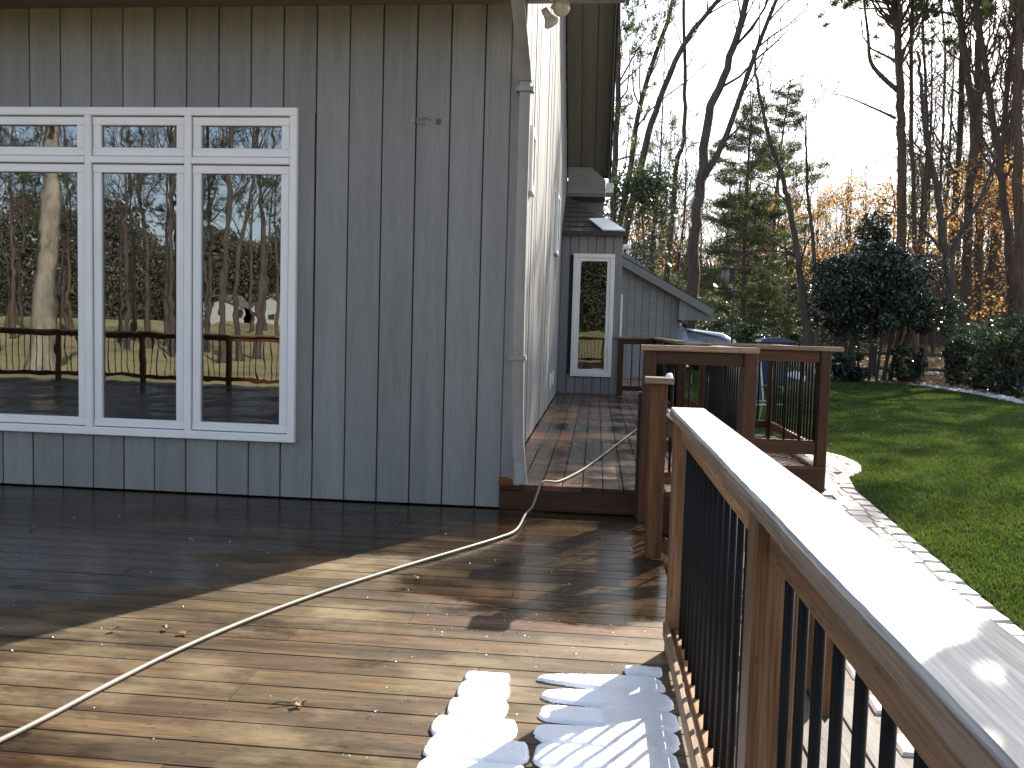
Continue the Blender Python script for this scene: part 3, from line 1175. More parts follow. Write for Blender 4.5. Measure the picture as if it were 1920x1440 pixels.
def rect_pipe(nm, pts, w_, d_, mat, parent):
    v, f = [], []
    n = len(pts)
    # fluted rectangular section
    sec = []
    for i in range(12):
        t_ = i / 12
        if i < 4:
            sec.append((-w_ / 2 + w_ * i / 3 * .999, -d_ / 2 + (.006 if i in (1, 2) else 0)))
        elif i < 6:
            sec.append((w_ / 2, -d_ / 2 + d_ * (i - 3) / 3))
        elif i < 10:
            sec.append((w_ / 2 - w_ * (i - 6) / 3, d_ / 2))
        else:
            sec.append((-w_ / 2, d_ / 2 - d_ * (i - 9) / 3))
    for p in pts:
        for a, b in sec:
            v.append((p[0] + a, p[1] + b, p[2]))
    m_ = len(sec)
    for i in range(n - 1):
        for j in range(m_):
            f.append((i * m_ + j, i * m_ + (j + 1) % m_, (i + 1) * m_ + (j + 1) % m_, (i + 1) * m_ + j))
    f.append(tuple(range(m_)))
    return mesh_obj(nm, v, f, mat, parent)


dx_t, dx_b = at(984, 250, WY - .02).x, at(966, 800, WY - .02).x
zk = at(985, 145, WY).z
rect_pipe('pipe', [(dx_t - .045, 5.62, 3.9), (dx_t - .045, 5.66, 3.55), (dx_t - .005, 5.97, zk + .04), (dx_t, 6.03, zk - .05)], .088, .07, M['gutter_white'], dsp)
rect_pipe('pipe', [(dx_t, 6.035, zk), (dx_t, 6.035, 1.9), ((dx_t + dx_b) / 2 + .01, 6.035, 1.2), (dx_b + .03, 6.035, .50)], .074, .06, M['gutter_white'], dsp)
rect_pipe('outlet', [(dx_b + .03, 6.035, .51), (dx_b + .045, 6.03, .36), (dx_b + .065, 6.00, .215)], .080, .064, M['gutter_white'], dsp)
for zz in (zk - .12, 1.1):
    box('strap', dx_t - .06, dx_t + .06, 5.995, 6.08, zz, zz + .03, M['gutter_white'], dsp)
box('corner_block', XW - .005, XW + .10, 6.03, 6.09, ZU + .0, ZU + .05, M['rail_wood'], house)
# scar and old hook on the wall
hk = at(800, 226, WY)
for dx, dz, w_, h_ in ((-.115, 0, .028, .03), (.07, -.005, .03, .035)):
    box('wall_patch', hk.x + dx, hk.x + dx + w_, WY - .003, WY + .008, hk.z + dz - h_ / 2, hk.z + dz + h_ / 2, M['rail_wood'] if dx > 0 else M['gutter_white'], house)
aa = np.linspace(0, 1.6 * np.pi, 14)
rod('wall_hook', np.stack([hk.x - .02 + .055 * np.cos(aa), np.full(14, WY - .012), hk.z + .022 * np.sin(aa)], -1), .004, M['gutter_white'], house, 6)

# ------------------------------------------------------------------ floodlight under the eave
fl = at(1046, 22, 5.95)
flood = thing('floodlight', fl, 'double bulb floodlight hanging under the eave at the house corner', 'floodlight')
mount = Vector((fl.x - .02, 5.95, ZS))
rod('base_plate', [mount + Vector((0, 0, -.025)), mount], .05, M['lamp_metal'], flood, 14)
rod('arm', [mount + Vector((0, 0, -.02)), mount + Vector((.0, -.01, -.06)), fl + Vector((-.045, 0, .02))], .012, M['lamp_metal'], flood)


def lathe(nm, prof, mat, parent, origin, axis_dir, seg=20):
    q = Vector(axis_dir).to_track_quat('Z', 'Y').to_matrix()
    v, f = [], []
    for r_, z_ in prof:
        for j in range(seg):
            a = 2 * math.pi * j / seg
            v.append(Vector(origin) + q @ Vector((r_ * math.cos(a), r_ * math.sin(a), z_)))
    for i in range(len(prof) - 1):
        for j in range(seg):
            j2 = (j + 1) % seg
            f.append((i * seg + j, i * seg + j2, (i + 1) * seg + j2, (i + 1) * seg + j))
    o = mesh_obj(nm, v, f, mat, parent, smooth=True)
    return o


def flip_parent(o, parent):
    pass


def lathe_p(nm, prof, mat, parent, origin, axis_dir, seg=20):
    o = lathe(nm, prof, mat, None, origin, axis_dir, seg)
    o.parent = parent
    o.matrix_basis = W[parent.name].inverted()
    return o


bulb_dir = Vector((.35, -.85, -.25)).normalized()
lathe_p('lamp_holder', [(.001, -.09), (.022, -.088), (.026, -.05), (.03, -.03), (.001, -.028)], M['lamp_metal'], flood, fl + Vector((.012, 0, .03)), bulb_dir)
lathe_p('bulb', [(.001, -.05), (.02, -.045), (.035, -.02), (.058, .015), (.064, .03), (.060, .042), (.04, .052), (.001, .058)], M['lamp_glass'], flood, fl + Vector((.012, 0, .03)), bulb_dir, 28)
b2 = fl + Vector((-.05, .02, -.05))
lathe_p('lamp_holder', [(.001, -.09), (.022, -.088), (.026, -.05), (.03, -.03), (.001, -.028)], M['lamp_metal'], flood, b2, Vector((.5, .4, -.7)))
lathe_p('bulb', [(.001, -.05), (.02, -.045), (.035, -.02), (.056, .01), (.06, .02), (.05, .035), (.001, .045)], M['lamp_glass'], flood, b2, Vector((.5, .4, -.7)), 28)
f2 = at(1176, 463, GYY - .3)
fl2 = thing('floodlight', f2, 'small white floodlight above the low grey wing roof', 'floodlight')
lathe_p('bulb', [(.001, -.1), (.04, -.09), (.06, -.02), (.085, .04), (.06, .07), (.001, .08)], M['trim_white'], fl2, f2, Vector((.8, -.4, -.2)), 14)
rod('arm', [f2 + Vector((-.14, 0, -.12)), f2 + Vector((-.05, 0, -.02))], .022, M['trim_white'], fl2)
rod('base_plate', [f2 + Vector((-.14, .1, -.14)), f2 + Vector((-.14, -.02, -.12))], .06, M['trim_white'], fl2)

# ------------------------------------------------------------------ decks
PW = .1445
deck = thing('deck', (-4, 1, 0), 'wet brown wood plank deck in front of the grey house wall', 'deck')
dx0 = -13.0
rows = []
yr = WY - .002 - PW / 2
while yr > -4.4:
    rows.append(yr)
    yr -= PW
for i, yr in enumerate(rows):
    xe = .36 if yr < 3.5 else (.40 - (.06 if yr > 4.9 else 0))
    xe = xe + .03
    # plank joints
    xcur = xe
    if 1.0 < yr:
        lens = []
        while xcur > dx0:
            L_ = random.choice((1.22, 1.63, 2.03, 2.44, 3.05, 3.66)) if xcur < xe - .01 else random.choice((.8, 1.22, 1.63, 2.44, 3.05))
            if xcur < -5:
                L_ = 3.66
            a_ = max(dx0, xcur - L_)
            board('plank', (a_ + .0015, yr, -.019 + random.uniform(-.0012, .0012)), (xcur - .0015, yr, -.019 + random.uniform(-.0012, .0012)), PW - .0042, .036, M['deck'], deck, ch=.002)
            xcur = a_
    else:
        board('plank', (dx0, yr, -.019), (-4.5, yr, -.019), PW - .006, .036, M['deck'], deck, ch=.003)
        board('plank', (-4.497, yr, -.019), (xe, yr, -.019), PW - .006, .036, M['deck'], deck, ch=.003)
for xx in np.arange(dx0 + .3, .3, .6):
    if xx > .1:
        continue
    board('joist', (xx, -4.4, -.135), (xx, WY, -.135), .04, .185, M['fascia'], deck)
board('joist', (.30, -4.4, -.135), (.30, WY, -.135), .04, .185, M['fascia'], deck)
board('fascia', (.352, -4.4, -.14), (.352, 3.45, -.14), .028, .19, M['fascia'], deck)
board('fascia', (.352, 5.1, -.14), (.352, WY - .05, -.14), .028, .19, M['fascia'], deck)
box('skirt', .335, .36, -4.4, 3.4, -.7, -.24, M['fascia'], deck)

udeck = thing('deck', (0, 10, ZU), 'raised wet plank walkway running along the side wall to the bay window', 'deck')
ux0, ux1 = XW + .008, 1.12
npl = int(round((ux1 - ux0) / PW))
pw = (ux1 - ux0) / npl
for i in range(npl):
    xc = ux0 + pw * (i + .5)
    js = [WY + .0, random.uniform(8.2, 12.6), 16.4 if xc > .42 else 15.13]
    for a_, b_ in zip(js[:-1], js[1:]):
        board('plank', (xc, a_ - .02 if a_ < 7 else a_ + .002, ZU - .019 + random.uniform(-.001, .001)), (xc, b_ - .002, ZU - .019 + random.uniform(-.001, .001)), pw - .007, .037, M['deck_up'], udeck, ch=.003)
board('riser', (XW - .003, WY - .012 + .0, .077), (.38, WY - .012, .077), .03, .145, M['fascia'], udeck)
board('riser', (.382, WY + .005, 0.02), (1.12, WY + .005, 0.02), .03, .30, M['fascia'], udeck)
board('fascia', (1.135, WY, .03), (1.135, 7.55, .03), .028, .28, M['fascia'], udeck)
board('fascia', (1.135, 9.9, .03), (1.135, 16.4, .03), .028, .28, M['fascia'], udeck)
box('trim_block', XW - .002, XW + .14, WY - .045, WY - .015 + .0, .155, ZU - .002, M['fascia'], udeck)

# landing at the right
land = thing('landing', (1.6, 8.7, ZU), 'raised square wood landing with railing beside the green lawn', 'landing')
n_ = int((9.85 - 7.55) / PW)
for i in range(n_ + 1):
    yc = 7.56 + PW * (i + .5)
    board('plank', (1.125, yc, ZU - .019), (2.03, yc, ZU - .019), PW - .006, .037, M['deck_up'], land, ch=.003)
board('fascia', (1.12, 7.575, -.0), (1.95, 7.575, 0), .03, .33, M['fascia'], land)
board('fascia', (2.0, 7.7, 0), (2.0, 9.75, 0), .028, .33, M['fascia'], land)


def post(p, z0, z1, parent, mat, w_=.09):
    return board('post', (p[0], p[1], z0), (p[0], p[1], z1), w_, w_, mat, parent, up=(0, -1, 0), ch=.005)


def railing(name, label, A, B, zd, posts, mat, capmat, cat='railing', group=None, height=1.03, sp=.125, capw=.14, ext=(0, 0), bal=True, cap=True, side=0.0, zdB=None, post_bottoms=None, bottom=True, br=(.10, .085)):
    A, B = Vector((*A, 0)), Vector((*B, 0))
    L_ = (B - A).length
    d = (B - A).normalized()
    nrm_ = Vector((-d.y, d.x, 0)) * side
    zdB = zd if zdB is None else zdB
    z_at = lambda t_: zd + (zdB - zd) * t_
    T = thing(name, (A + B) / 2 + Vector((0, 0, zd)), label, cat, group)
    hz = height - .038
    for i, t_ in enumerate(posts):
        p = A + d * L_ * t_
        zb = z_at(t_) - .25 if post_bottoms is None else post_bottoms[i]
        post(p, zb, z_at(t_) + hz - .001, T, mat)
    ts = sorted(posts)
    up = Vector((0, 0, 1))
    for a_, b_ in zip(ts[:-1], ts[1:]):
        pa = A + d * (L_ * a_ + .046) + nrm_
        pb = A + d * (L_ * b_ - .046) + nrm_
        za, zb = z_at(a_), z_at(b_)
        board('top_rail', pa + up * (za + hz - .048), pb + up * (zb + hz - .048), .038, .09, mat, T)
        if bottom:
            board('bottom_rail', pa + up * (za + br[0] + .02), pb + up * (zb + br[0] + .02), .04, br[1], mat, T)
        if bal:
            n_ = max(1, int(round((pb - pa).length / sp)))
            for k in range(1, n_):
                t_ = k / n_
                p = pa.lerp(pb, t_)
                zz = za + (zb - za) * t_
                nb = bpy.data.objects.new('baluster', bal_mesh(round(hz - .09 - br[0] + .01, 3)))
                link(nb, T, Matrix.Translation((p.x, p.y, zz + br[0] + .03)))
    if cap:
        pa = A - d * ext[0] + up * (zd + height - .019) + nrm_ * 0
        pb = B + d * ext[1] + up * (zdB + height - .019)
        board('cap_rail', pa, pb, capw, .038, capmat, T, ch=.006)
    return T


_bm = {}


def bal_mesh(h_):
    if h_ in _bm:
        return _bm[h_]
    k = 10
    pts = [(0, 0, 0), (0, 0, h_)]
    v, f = tube_np(np.array(pts, float), np.array([.0095, .0095]), k)
    me = bpy.data.meshes.new('baluster')
    me.from_pydata([tuple(a) for a in v], [], [tuple(int(i) for i in q) for q in f] + [tuple(range(k - 1, -1, -1)), tuple(range(k, 2 * k))])
    for p in me.polygons:
        p.use_smooth = len(p.vertices) == 4
    me.materials.append(M['baluster'])
    _bm[h_] = me
    return me


RW, RD = M['rail_wood'], M['rail_dark']
XF = .372
# foreground railing along the right edge of the lower deck
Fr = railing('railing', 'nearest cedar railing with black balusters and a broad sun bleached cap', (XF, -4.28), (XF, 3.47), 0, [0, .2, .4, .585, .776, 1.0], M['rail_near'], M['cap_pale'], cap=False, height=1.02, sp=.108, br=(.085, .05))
# wide worn cap board, edges slightly uneven
ny = 240
cv, cf = [], []
caw = .142
yA, yB = -4.36, 3.53
sec = [(-.5, -.5), (.5, -.5), (.5, .30), (.46, .5), (.15, .5), (-.15, .5), (-.46, .5), (-.5, .30)]
for i in range(ny + 1):
    y_ = yA + (yB - yA) * i / ny
    jl = .0009 * math.sin(y_ * 9) + .0005 * math.sin(y_ * 57 + 1) + random.uniform(-.0004, .0004)
    for s_, h_ in sec:
        cv.append((XF + .012 + s_ * caw + (jl if s_ < -.3 else 0), y_, 1.001 + h_ * .038 + (random.uniform(-.0004, .0002) if h_ > .4 and abs(s_) > .3 else 0)))
m_ = len(sec)
for i in range(ny):
    for j in range(m_):
        cf.append((i * m_ + j, i * m_ + (j + 1) % m_, (i + 1) * m_ + (j + 1) % m_, (i + 1) * m_ + j))
cf += [tuple(range(m_ - 1, -1, -1)), tuple(ny * m_ + j for j in range(m_))]
# local frame with grain along X
capM = frame((XF, yA, 1.0), (XF, yB, 1.0))
inv = capM.inverted()
M['cap_edge'] = wood('cap_board_edge', [(.14, .10, .07), (.24, .18, .125), (.36, .29, .22)], rough=(.5, .8), knots=False, bumpv=.5)
co = mesh_obj('cap_rail', [inv @ Vector(p) for p in cv], [tuple(reversed(q)) for q in cf], M['cap_pale'], Fr, capM)
co.data.materials.append(M['cap_edge'])
for p in co.data.polygons:
    if abs(p.normal.z) < .5:
        p.material_index = 1
board('foot_strip', (XF - .052, 1.85, .125), (XF - .052, 3.42, .125), .02, .06, M['rail_near'], Fr)

# back railing of the lower deck (seen in the window reflection)
railing('railing', 'long back railing of the lower deck reflected in the big window', (-12.9, -4.28), (XF - .1, -4.28), 0, [0, .14, .28, .42, .56, .70, .85, 1.0], RD, M['cap_wet'], sp=.13)

# short capped post at the head of the steps
sp_ = thing('short_post', (.375, 5.0, 0), 'short square newel post with flat wet cap at the head of the garden steps', 'post')
board('post', (.375, 5.0, .0), (.375, 5.0, 1.025), .095, .095, M['rail_wood'], sp_, up=(0, -1, 0), ch=.005)
board('post_cap', (.295, 5.0, 1.045), (.455, 5.0, 1.045), .17, .036, M['cap_wet'], sp_)
mesh_ = None
# icy lump on the cap
vv, ff = [], []
for i, (zz, rr) in enumerate(((0, 1), (.4, .95), (.75, .6), (.85, .1))):
    for j in range(10):
        a_ = j * 2 * math.pi / 10
        vv.append((.435 + math.cos(a_) * rr * .022 * random.uniform(.8, 1.2), 5.045 + math.sin(a_) * rr * .02 * random.uniform(.8, 1.2), 1.062 + zz * .03))
for i in range(3):
    for j in range(10):
        ff.append((i * 10 + j, i * 10 + (j + 1) % 10, (i + 1) * 10 + (j + 1) % 10, (i + 1) * 10 + j))
tag(mesh_obj('ice_lump', vv, ff, M['snow'], smooth=True), 'small lump of ice on the cap of the short post', 'ice')

# cross rail B-C of the walkway
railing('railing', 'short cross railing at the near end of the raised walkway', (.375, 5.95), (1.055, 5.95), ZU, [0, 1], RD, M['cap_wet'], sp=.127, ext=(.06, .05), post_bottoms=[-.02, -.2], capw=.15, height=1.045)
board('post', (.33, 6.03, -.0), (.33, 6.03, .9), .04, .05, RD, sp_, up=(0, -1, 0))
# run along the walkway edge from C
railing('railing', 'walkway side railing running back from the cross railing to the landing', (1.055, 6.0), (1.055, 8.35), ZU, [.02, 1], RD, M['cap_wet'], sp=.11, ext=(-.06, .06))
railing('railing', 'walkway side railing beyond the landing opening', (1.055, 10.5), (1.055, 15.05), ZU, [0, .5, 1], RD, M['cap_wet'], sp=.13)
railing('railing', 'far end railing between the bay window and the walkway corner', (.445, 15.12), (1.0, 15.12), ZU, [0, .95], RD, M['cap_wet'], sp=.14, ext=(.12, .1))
railing('railing', 'front railing of the landing facing the deck', (1.13, 7.66), (2.0, 7.66), ZU, [1.0], RD, M['cap_wet'], ext=(.35, .14), post_bottoms=[-.09], height=1.045)
o = [x for x in bpy.data.objects if x.get('label') == 'front railing of the landing facing the deck'][0]
board('top_rail', (1.10, 7.66, ZU + .957), (1.953, 7.66, ZU + .957), .038, .10, RD, o)
board('bottom_rail', (1.10, 7.66, ZU + .155), (1.953, 7.66, ZU + .155), .038, .125, RD, o)
for k in range(7):
    nb = bpy.data.objects.new('baluster', bal_mesh(.71))
    link(nb, o, Matrix.Translation((1.16 + k * .13, 7.66, ZU + .21)))
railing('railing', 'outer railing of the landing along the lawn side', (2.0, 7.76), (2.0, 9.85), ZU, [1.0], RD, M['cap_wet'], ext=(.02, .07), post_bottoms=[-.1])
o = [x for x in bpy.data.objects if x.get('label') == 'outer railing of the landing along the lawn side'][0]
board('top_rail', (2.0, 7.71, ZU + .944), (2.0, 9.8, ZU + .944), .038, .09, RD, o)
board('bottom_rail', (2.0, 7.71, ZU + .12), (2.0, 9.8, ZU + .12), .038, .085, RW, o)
for k in range(17):
    nb = bpy.data.objects.new('baluster', bal_mesh(.76))
    link(nb, o, Matrix.Translation((2.0, 7.82 + k * .116, ZU + .15)))
railing('railing', 'back railing of the landing', (1.35, 9.85), (1.95, 9.85), ZU, [0], RD, M['cap_wet'], ext=(.05, .0), post_bottoms=[-.1])
o = [x for x in bpy.data.objects if x.get('label') == 'back railing of the landing'][0]
board('top_rail', (1.40, 9.85, ZU + .944), (1.95, 9.85, ZU + .944), .038, .09, RD, o)
board('bottom_rail', (1.40, 9.85, ZU + .12), (1.95, 9.85, ZU + .12), .038, .085, RD, o)
for k in range(4):
    nb = bpy.data.objects.new('baluster', bal_mesh(.76))
    link(nb, o, Matrix.Translation((1.5 + k * .12, 9.85, ZU + .15)))
# steps down from the far side of the landing and their handrail
st2 = thing('steps', (1.2, 10.4, 0), 'small flight of wood steps behind the landing', 'steps')
board('tread', (1.17, 10.05, .02), (1.9, 10.05, .02), .28, .036, M['deck_up'], st2)
board('riser', (1.17, 9.9, .1), (1.9, 9.9, .1), .025, .12, M['fascia'], st2)
hr2 = thing('handrail', (1.2, 10.4, 0), 'sloping wood handrail beside the steps behind the landing', 'handrail')
board('rail', (1.10, 10.36, 1.12), (1.75, 10.36, .58), .038, .12, RD, hr2)
board('post', (1.75, 10.36, -.1), (1.75, 10.36, .66), .09, .09, RD, hr2, up=(0, -1, 0))
board('rail', (1.10, 10.36, .52), (1.72, 10.36, .0), .038, .09, RD, hr2)

# garden steps from the lower deck down to the path
st = thing('steps', (.7, 4.2, -.2), 'wide weathered wood steps leading down from the deck to the paver path', 'steps')
for k, (xa, zz) in enumerate(((.40, -.12), (.68, -.21), (.96, -.30))):
    for q in range(2):
        board('tread', (xa + .065 + q * .138, 2.75, zz), (xa + .065 + q * .138, 4.93, zz), .132, .036, M['step_wood'], st)
    board('riser', (xa - .012, 2.75, zz + .05), (xa - .012, 4.93, zz + .05), .022, .062, M['rail_wood'], st)
board('stringer', (.37, 4.96, -.12), (1.25, 4.96, -.42), .036, .2, M['fascia'], st)
board('stringer', (.37, 2.72, -.15), (1.25, 2.72, -.42), .036, .2, M['fascia'], st)
board('riser', (1.245, 2.75, -.40), (1.245, 4.93, -.40), .022, .16, M['rail_wood'], st)
hA = thing('handrail', (.7, 5.0, .4), 'far sloping handrail beside the short capped post', 'handrail')
board('cap_rail', (.425, 5.02, .86), (1.06, 5.02, .36), .135, .036, M['cap_pale'], hA)
board('rail', (.425, 5.02, .79), (1.04, 5.02, .305), .038, .09, RW, hA)
board('rail', (.425, 5.02, .08), (1.04, 5.02, -.30), .038, .08, RW, hA)
board('rail', (.425, 5.02, -.05), (1.04, 5.02, -.42), .038, .08, M['cap_wet'], hA)
post((1.02, 5.02), -.5, .36, hA, RW)
for k in range(4):
    nb = bpy.data.objects.new('baluster', bal_mesh(.68))
    xx = .53 + k * .12
    link(nb, hA, Matrix.Translation((xx, 5.02, .10 - (xx - .42) * .62)))
hB = thing('handrail', (.7, 3.52, .4), 'near sloping handrail running down from the nearest cedar railing', 'handrail')
board('cap_rail', (.46, 3.66, .78), (1.06, 3.66, .30), .135, .036, M['cap_wet'], hB)
board('rail', (.43, 3.66, .72), (1.0, 3.66, .245), .038, .09, RW, hB)
post((1.0, 3.66), -.55, .30, hB, RW)
for k in range(4):
    nb = bpy.data.objects.new('baluster', bal_mesh(.6))
    xx = .53 + k * .12
    link(nb, hB, Matrix.Translation((xx, 3.66, .02 - (xx - .42) * .62)))
board('rail', (.43, 3.66, .04), (1.0, 3.66, -.30), .038, .08, RW, hB)

# ------------------------------------------------------------------ hose
hp = []
for px, py in ((-160, 1462), (0, 1388), (100, 1338), (200, 1285), (320, 1225), (450, 1168), (600, 1112), (750, 1064), (860, 1031), (935, 1008), (968, 993)):
    hp.append(onz(px, py, .013))
hp += [at(985, 976, 5.88), at(998, 950, 5.96), at(1008, 924, 6.02)]
hp[-3].z = max(hp[-3].z, .02)
q = at(1018, 910, 6.08); hp.append(Vector((q.x, q.y, ZU + .03)))
for px, py in ((1045, 903), (1075, 890), (1105, 872), (1150, 838), (1200, 800), (1232, 775)):
    hp.append(onz(px, py, ZU + .012))
last = hp[-1]
hp += [last + Vector((.12, .5, 0)), last + Vector((.1, 1.3, 0))]


def smooth_path(pts, sub=8):
    P_ = [np.array(p) for p in pts]
    P_ = [2 * P_[0] - P_[1]] + P_ + [2 * P_[-1] - P_[-2]]
    out_ = []
    for i in range(1, len(P_) - 2):
        for s in range(sub):
            t = s / sub
            a, b, c, d = P_[i - 1], P_[i], P_[i + 1], P_[i + 2]
            out_.append(.5 * ((2 * b) + (-a + c) * t + (2 * a - 5 * b + 4 * c - d) * t * t + (-a + 3 * b - 3 * c + d) * t ** 3))
    out_.append(P_[-2])
    return np.array(out_)


hpts = smooth_path(hp)
hose = rod('garden_hose', hpts, .0086, M['hose'], None, 10)
tag(hose, 'pale beige garden hose snaking across the deck and up onto the raised walkway', 'hose')


# ------------------------------------------------------------------ snow
def pillow(verts, faces, x0, x1, y0, y1, h, zc=.0, taper=0.0):
    nx, ny_ = 60, 14
    b0 = len(verts)
    ph = random.uniform(0, 6)
    for j in range(ny_ + 1):
        v_ = -1 + 2 * j / ny_
        for i in range(nx + 1):
            u_ = -1 + 2 * i / nx
            end = 1 - .09 * abs(v_) ** 4 + .015 * math.sin(3 * v_ + ph) + .008 * math.sin(11 * v_ + 3 * ph) + random.uniform(-.005, .005)
            X = (x0 + x1) / 2 + (x1 - x0) / 2 * u_ * end
            tp = 1 - taper * max(0, -u_ * .5 + .35 - .35 * (1 + u_) / 2) ** 1.3
            cor = 1 - .30 * max(0, (abs(u_) - .9) / .1) ** 2 + random.uniform(-.012, .012)
            Y = (y0 + y1) / 2 + (y1 - y0) / 2 * v_ * tp * cor + random.uniform(-.0008, .0008)
            e_ = max(0, 1 - abs(u_) ** 18) * max(0, 1 - abs(v_) ** 6)
            Z = zc + h * (e_ ** .5) * (1 + .08 * math.sin(5 * u_ + 2 * v_ + ph) + random.uniform(-.05, .05)) - (.006 if e_ == 0 else 0)
            verts.append((X, Y, Z))
    for j in range(ny_):
        for i in range(nx):
            a = b0 + j * (nx + 1) + i
            faces.append((a, a + 1, a + nx + 2, a + nx + 1))


def row_at(py, px=1000):
    p = onz(px, py, 0)
    k = min(range(len(rows)), key=lambda i: abs(rows[i] - p.y))
    return k


def patch(label, k0, tabL, tabR, tapers, h, first, merge=None):
    vv, ff = [], []
    for q in range(9):
        k = k0 + q
        if k >= len(rows):
            break
        yy = rows[k]
        # pixel row of this plank at the patch, used to read the outline off the photograph's measurements
        py = 618 + CAM_H * F_PX / yy
        xa = (np.interp(py, *zip(*tabL)) - (1118 - .028 * (py - 618))) * yy / F_PX
        xb = (np.interp(py, *zip(*tabR)) - (1118 - .028 * (py - 618))) * yy / F_PX
        tp = tapers[q] if q < len(tapers) else 0
        pillow(vv, ff, xa + random.uniform(-.01, .01), xb + random.uniform(-.015, .01), yy - PW * .515, yy + PW * (.50 if q else first), h * random.uniform(.9, 1.15), taper=tp)
    if merge:
        pillow(vv, ff, merge[0], merge[1], merge[2], merge[3], h * .88)
    tag(mesh_obj('snow_patch', vv, ff, M['snow'], smooth=True), label, 'snow patch', kind='stuff')


ks = min(range(len(rows)), key=lambda i: abs(rows[i] - CAM_H * F_PX / (1283 - 618)))
patch('narrow column of melting snow lobes on the planks, left of the larger patch', ks, [(1270, 885), (1310, 868), (1345, 838), (1385, 815), (1420, 795), (1500, 770), (1900, 700)], [(1270, 955), (1310, 960), (1345, 955), (1385, 952), (1420, 990), (1500, 985), (1900, 980)], [0], .013, .1)
patch('broad patch of melting snow on the planks at the foot of the nearest railing', ks, [(1270, 1000), (1310, 1020), (1345, 1012), (1385, 1008), (1420, 1005), (1500, 1000), (1900, 1000)], [(1240, 1235), (1270, 1252), (1310, 1264), (1345, 1272), (1385, 1284), (1420, 1288), (1500, 1300), (1900, 1390)], [.9, .5, .3, .2], .015, .49, (.06, .262, rows[ks + 5], rows[ks] + PW * .42))
vv, ff = [], []
pillow(vv, ff, .155, .30, rows[ks - 1] - PW * .4, rows[ks - 1] + PW * .1, .02)
tag(mesh_obj('snow_lump', vv, ff, M['snow'], smooth=True), 'small lump of crusty snow against the foot of the first railing post', 'snow')
# crumbs of ice round the snow
nc = 260
cx_ = rng.uniform(-.75, .28, nc)
cyy = rng.uniform(2.1, 3.9, nc)
cx2 = rng.uniform(-3.5, .3, 120)
cy2 = rng.uniform(2.4, 5.6, 120)
cc = np.concatenate([np.stack([cx_, cyy, np.full(nc, .004)], -1), np.stack([cx2, cy2, np.full(120, .004)], -1)])
quads('ice_crumbs', cc, .0033, M['snow'], kind='stuff', aspect=.9)

# scattered leaves and a twig
leaf_lbl = [((312, 1180), 'curled brown leaf standing on the deck at the edge of the house shadow'), ((348, 1188), 'small flat brown leaf just right of the curled one'),
            ((563, 1322), 'reddish brown leaf lying on the dark foreground planks'), ((785, 1070 + 14), 'tiny dry leaf near the middle of the hose'),
            ((60, 990), 'dark leaf in the shade near the window wall'), ((215, 1182), 'flat tan leaf close to the shadow edge, left of the curled one')]
for (px, py), lb in leaf_lbl:
    p = onz(px, py, .006)
    v = []
    s_ = random.uniform(.022, .032)
    nlf = 10
    for j in range(nlf):
        a_ = 2 * math.pi * j / nlf
        rr = s_ * (1 if j % 2 == 0 else .55) * random.uniform(.8, 1.1)
        v.append((rr * math.cos(a_), rr * math.sin(a_) * .7, .003 + .012 * abs(math.cos(a_)) ** 2))
    v.append((0, 0, .002))
    f = [(j, (j + 1) % nlf, nlf) for j in range(nlf)]
    o = mesh_obj('leaf', v, f, M['dryleaf'], None, Matrix.Translation(p) @ Matrix.Rotation(random.uniform(0, 6), 4, 'Z'))
    tag(o, lb, 'leaf', 'fallen leaves on the deck')
p = onz(510, 1320, .008)
tw = rod('twig', [p, p + Vector((.03, .015, .006)), p + Vector((.06, .02, .0)), p + Vector((.075, .045, .008))], .0025, M['twig'], None, 5)
tag(tw, 'small forked dark twig on the sunlit planks left of the reddish leaf', 'twig')


# ------------------------------------------------------------------ trees
def grow(T, tips, p, d, L_, r, depth, wob=.25, up=.15, k=5, rmin=.006, child=(3, 4), seg=5, kids_ratio=.6):
    pts = [np.array(p)]
    dd = np.array(d, float)
    rad = [r]
    step = L_ / seg
    for i in range(seg):
        dd = dd + rng.normal(0, wob, 3) + np.array([0, 0, up])
        dd /= np.linalg.norm(dd)
        pts.append(pts[-1] + dd * step)
        rad.append(max(rmin, r * (1 - .8 * (i + 1) / seg)))
    T.add(pts, rad, k)
    if depth <= 0:
        tips.append((pts[-1], dd, pts[-2]))
        return
    n = rng.integers(child[0], child[1] + 1)
    for q in range(n):
        t = rng.uniform(.3, 1.0)
        i = min(seg - 1, int(t * seg))
        f_ = t * seg - i
        pp = pts[i] * (1 - f_) + pts[i + 1] * f_
        base = pts[i + 1] - pts[i]
        base /= np.linalg.norm(base)
        rd = rng.normal(size=3)
        rd -= base * rd.dot(base)
        rd /= np.linalg.norm(rd)
        ang = rng.uniform(.4, .95)
        nd = base * math.cos(ang) + rd * math.sin(ang)
        grow(T, tips, pp, nd, L_ * kids_ratio * rng.uniform(.7, 1.2), max(rmin, rad[i] * .55), depth - 1, wob, up, max(3, k - 1), rmin, child, max(3, seg - 1), kids_ratio)


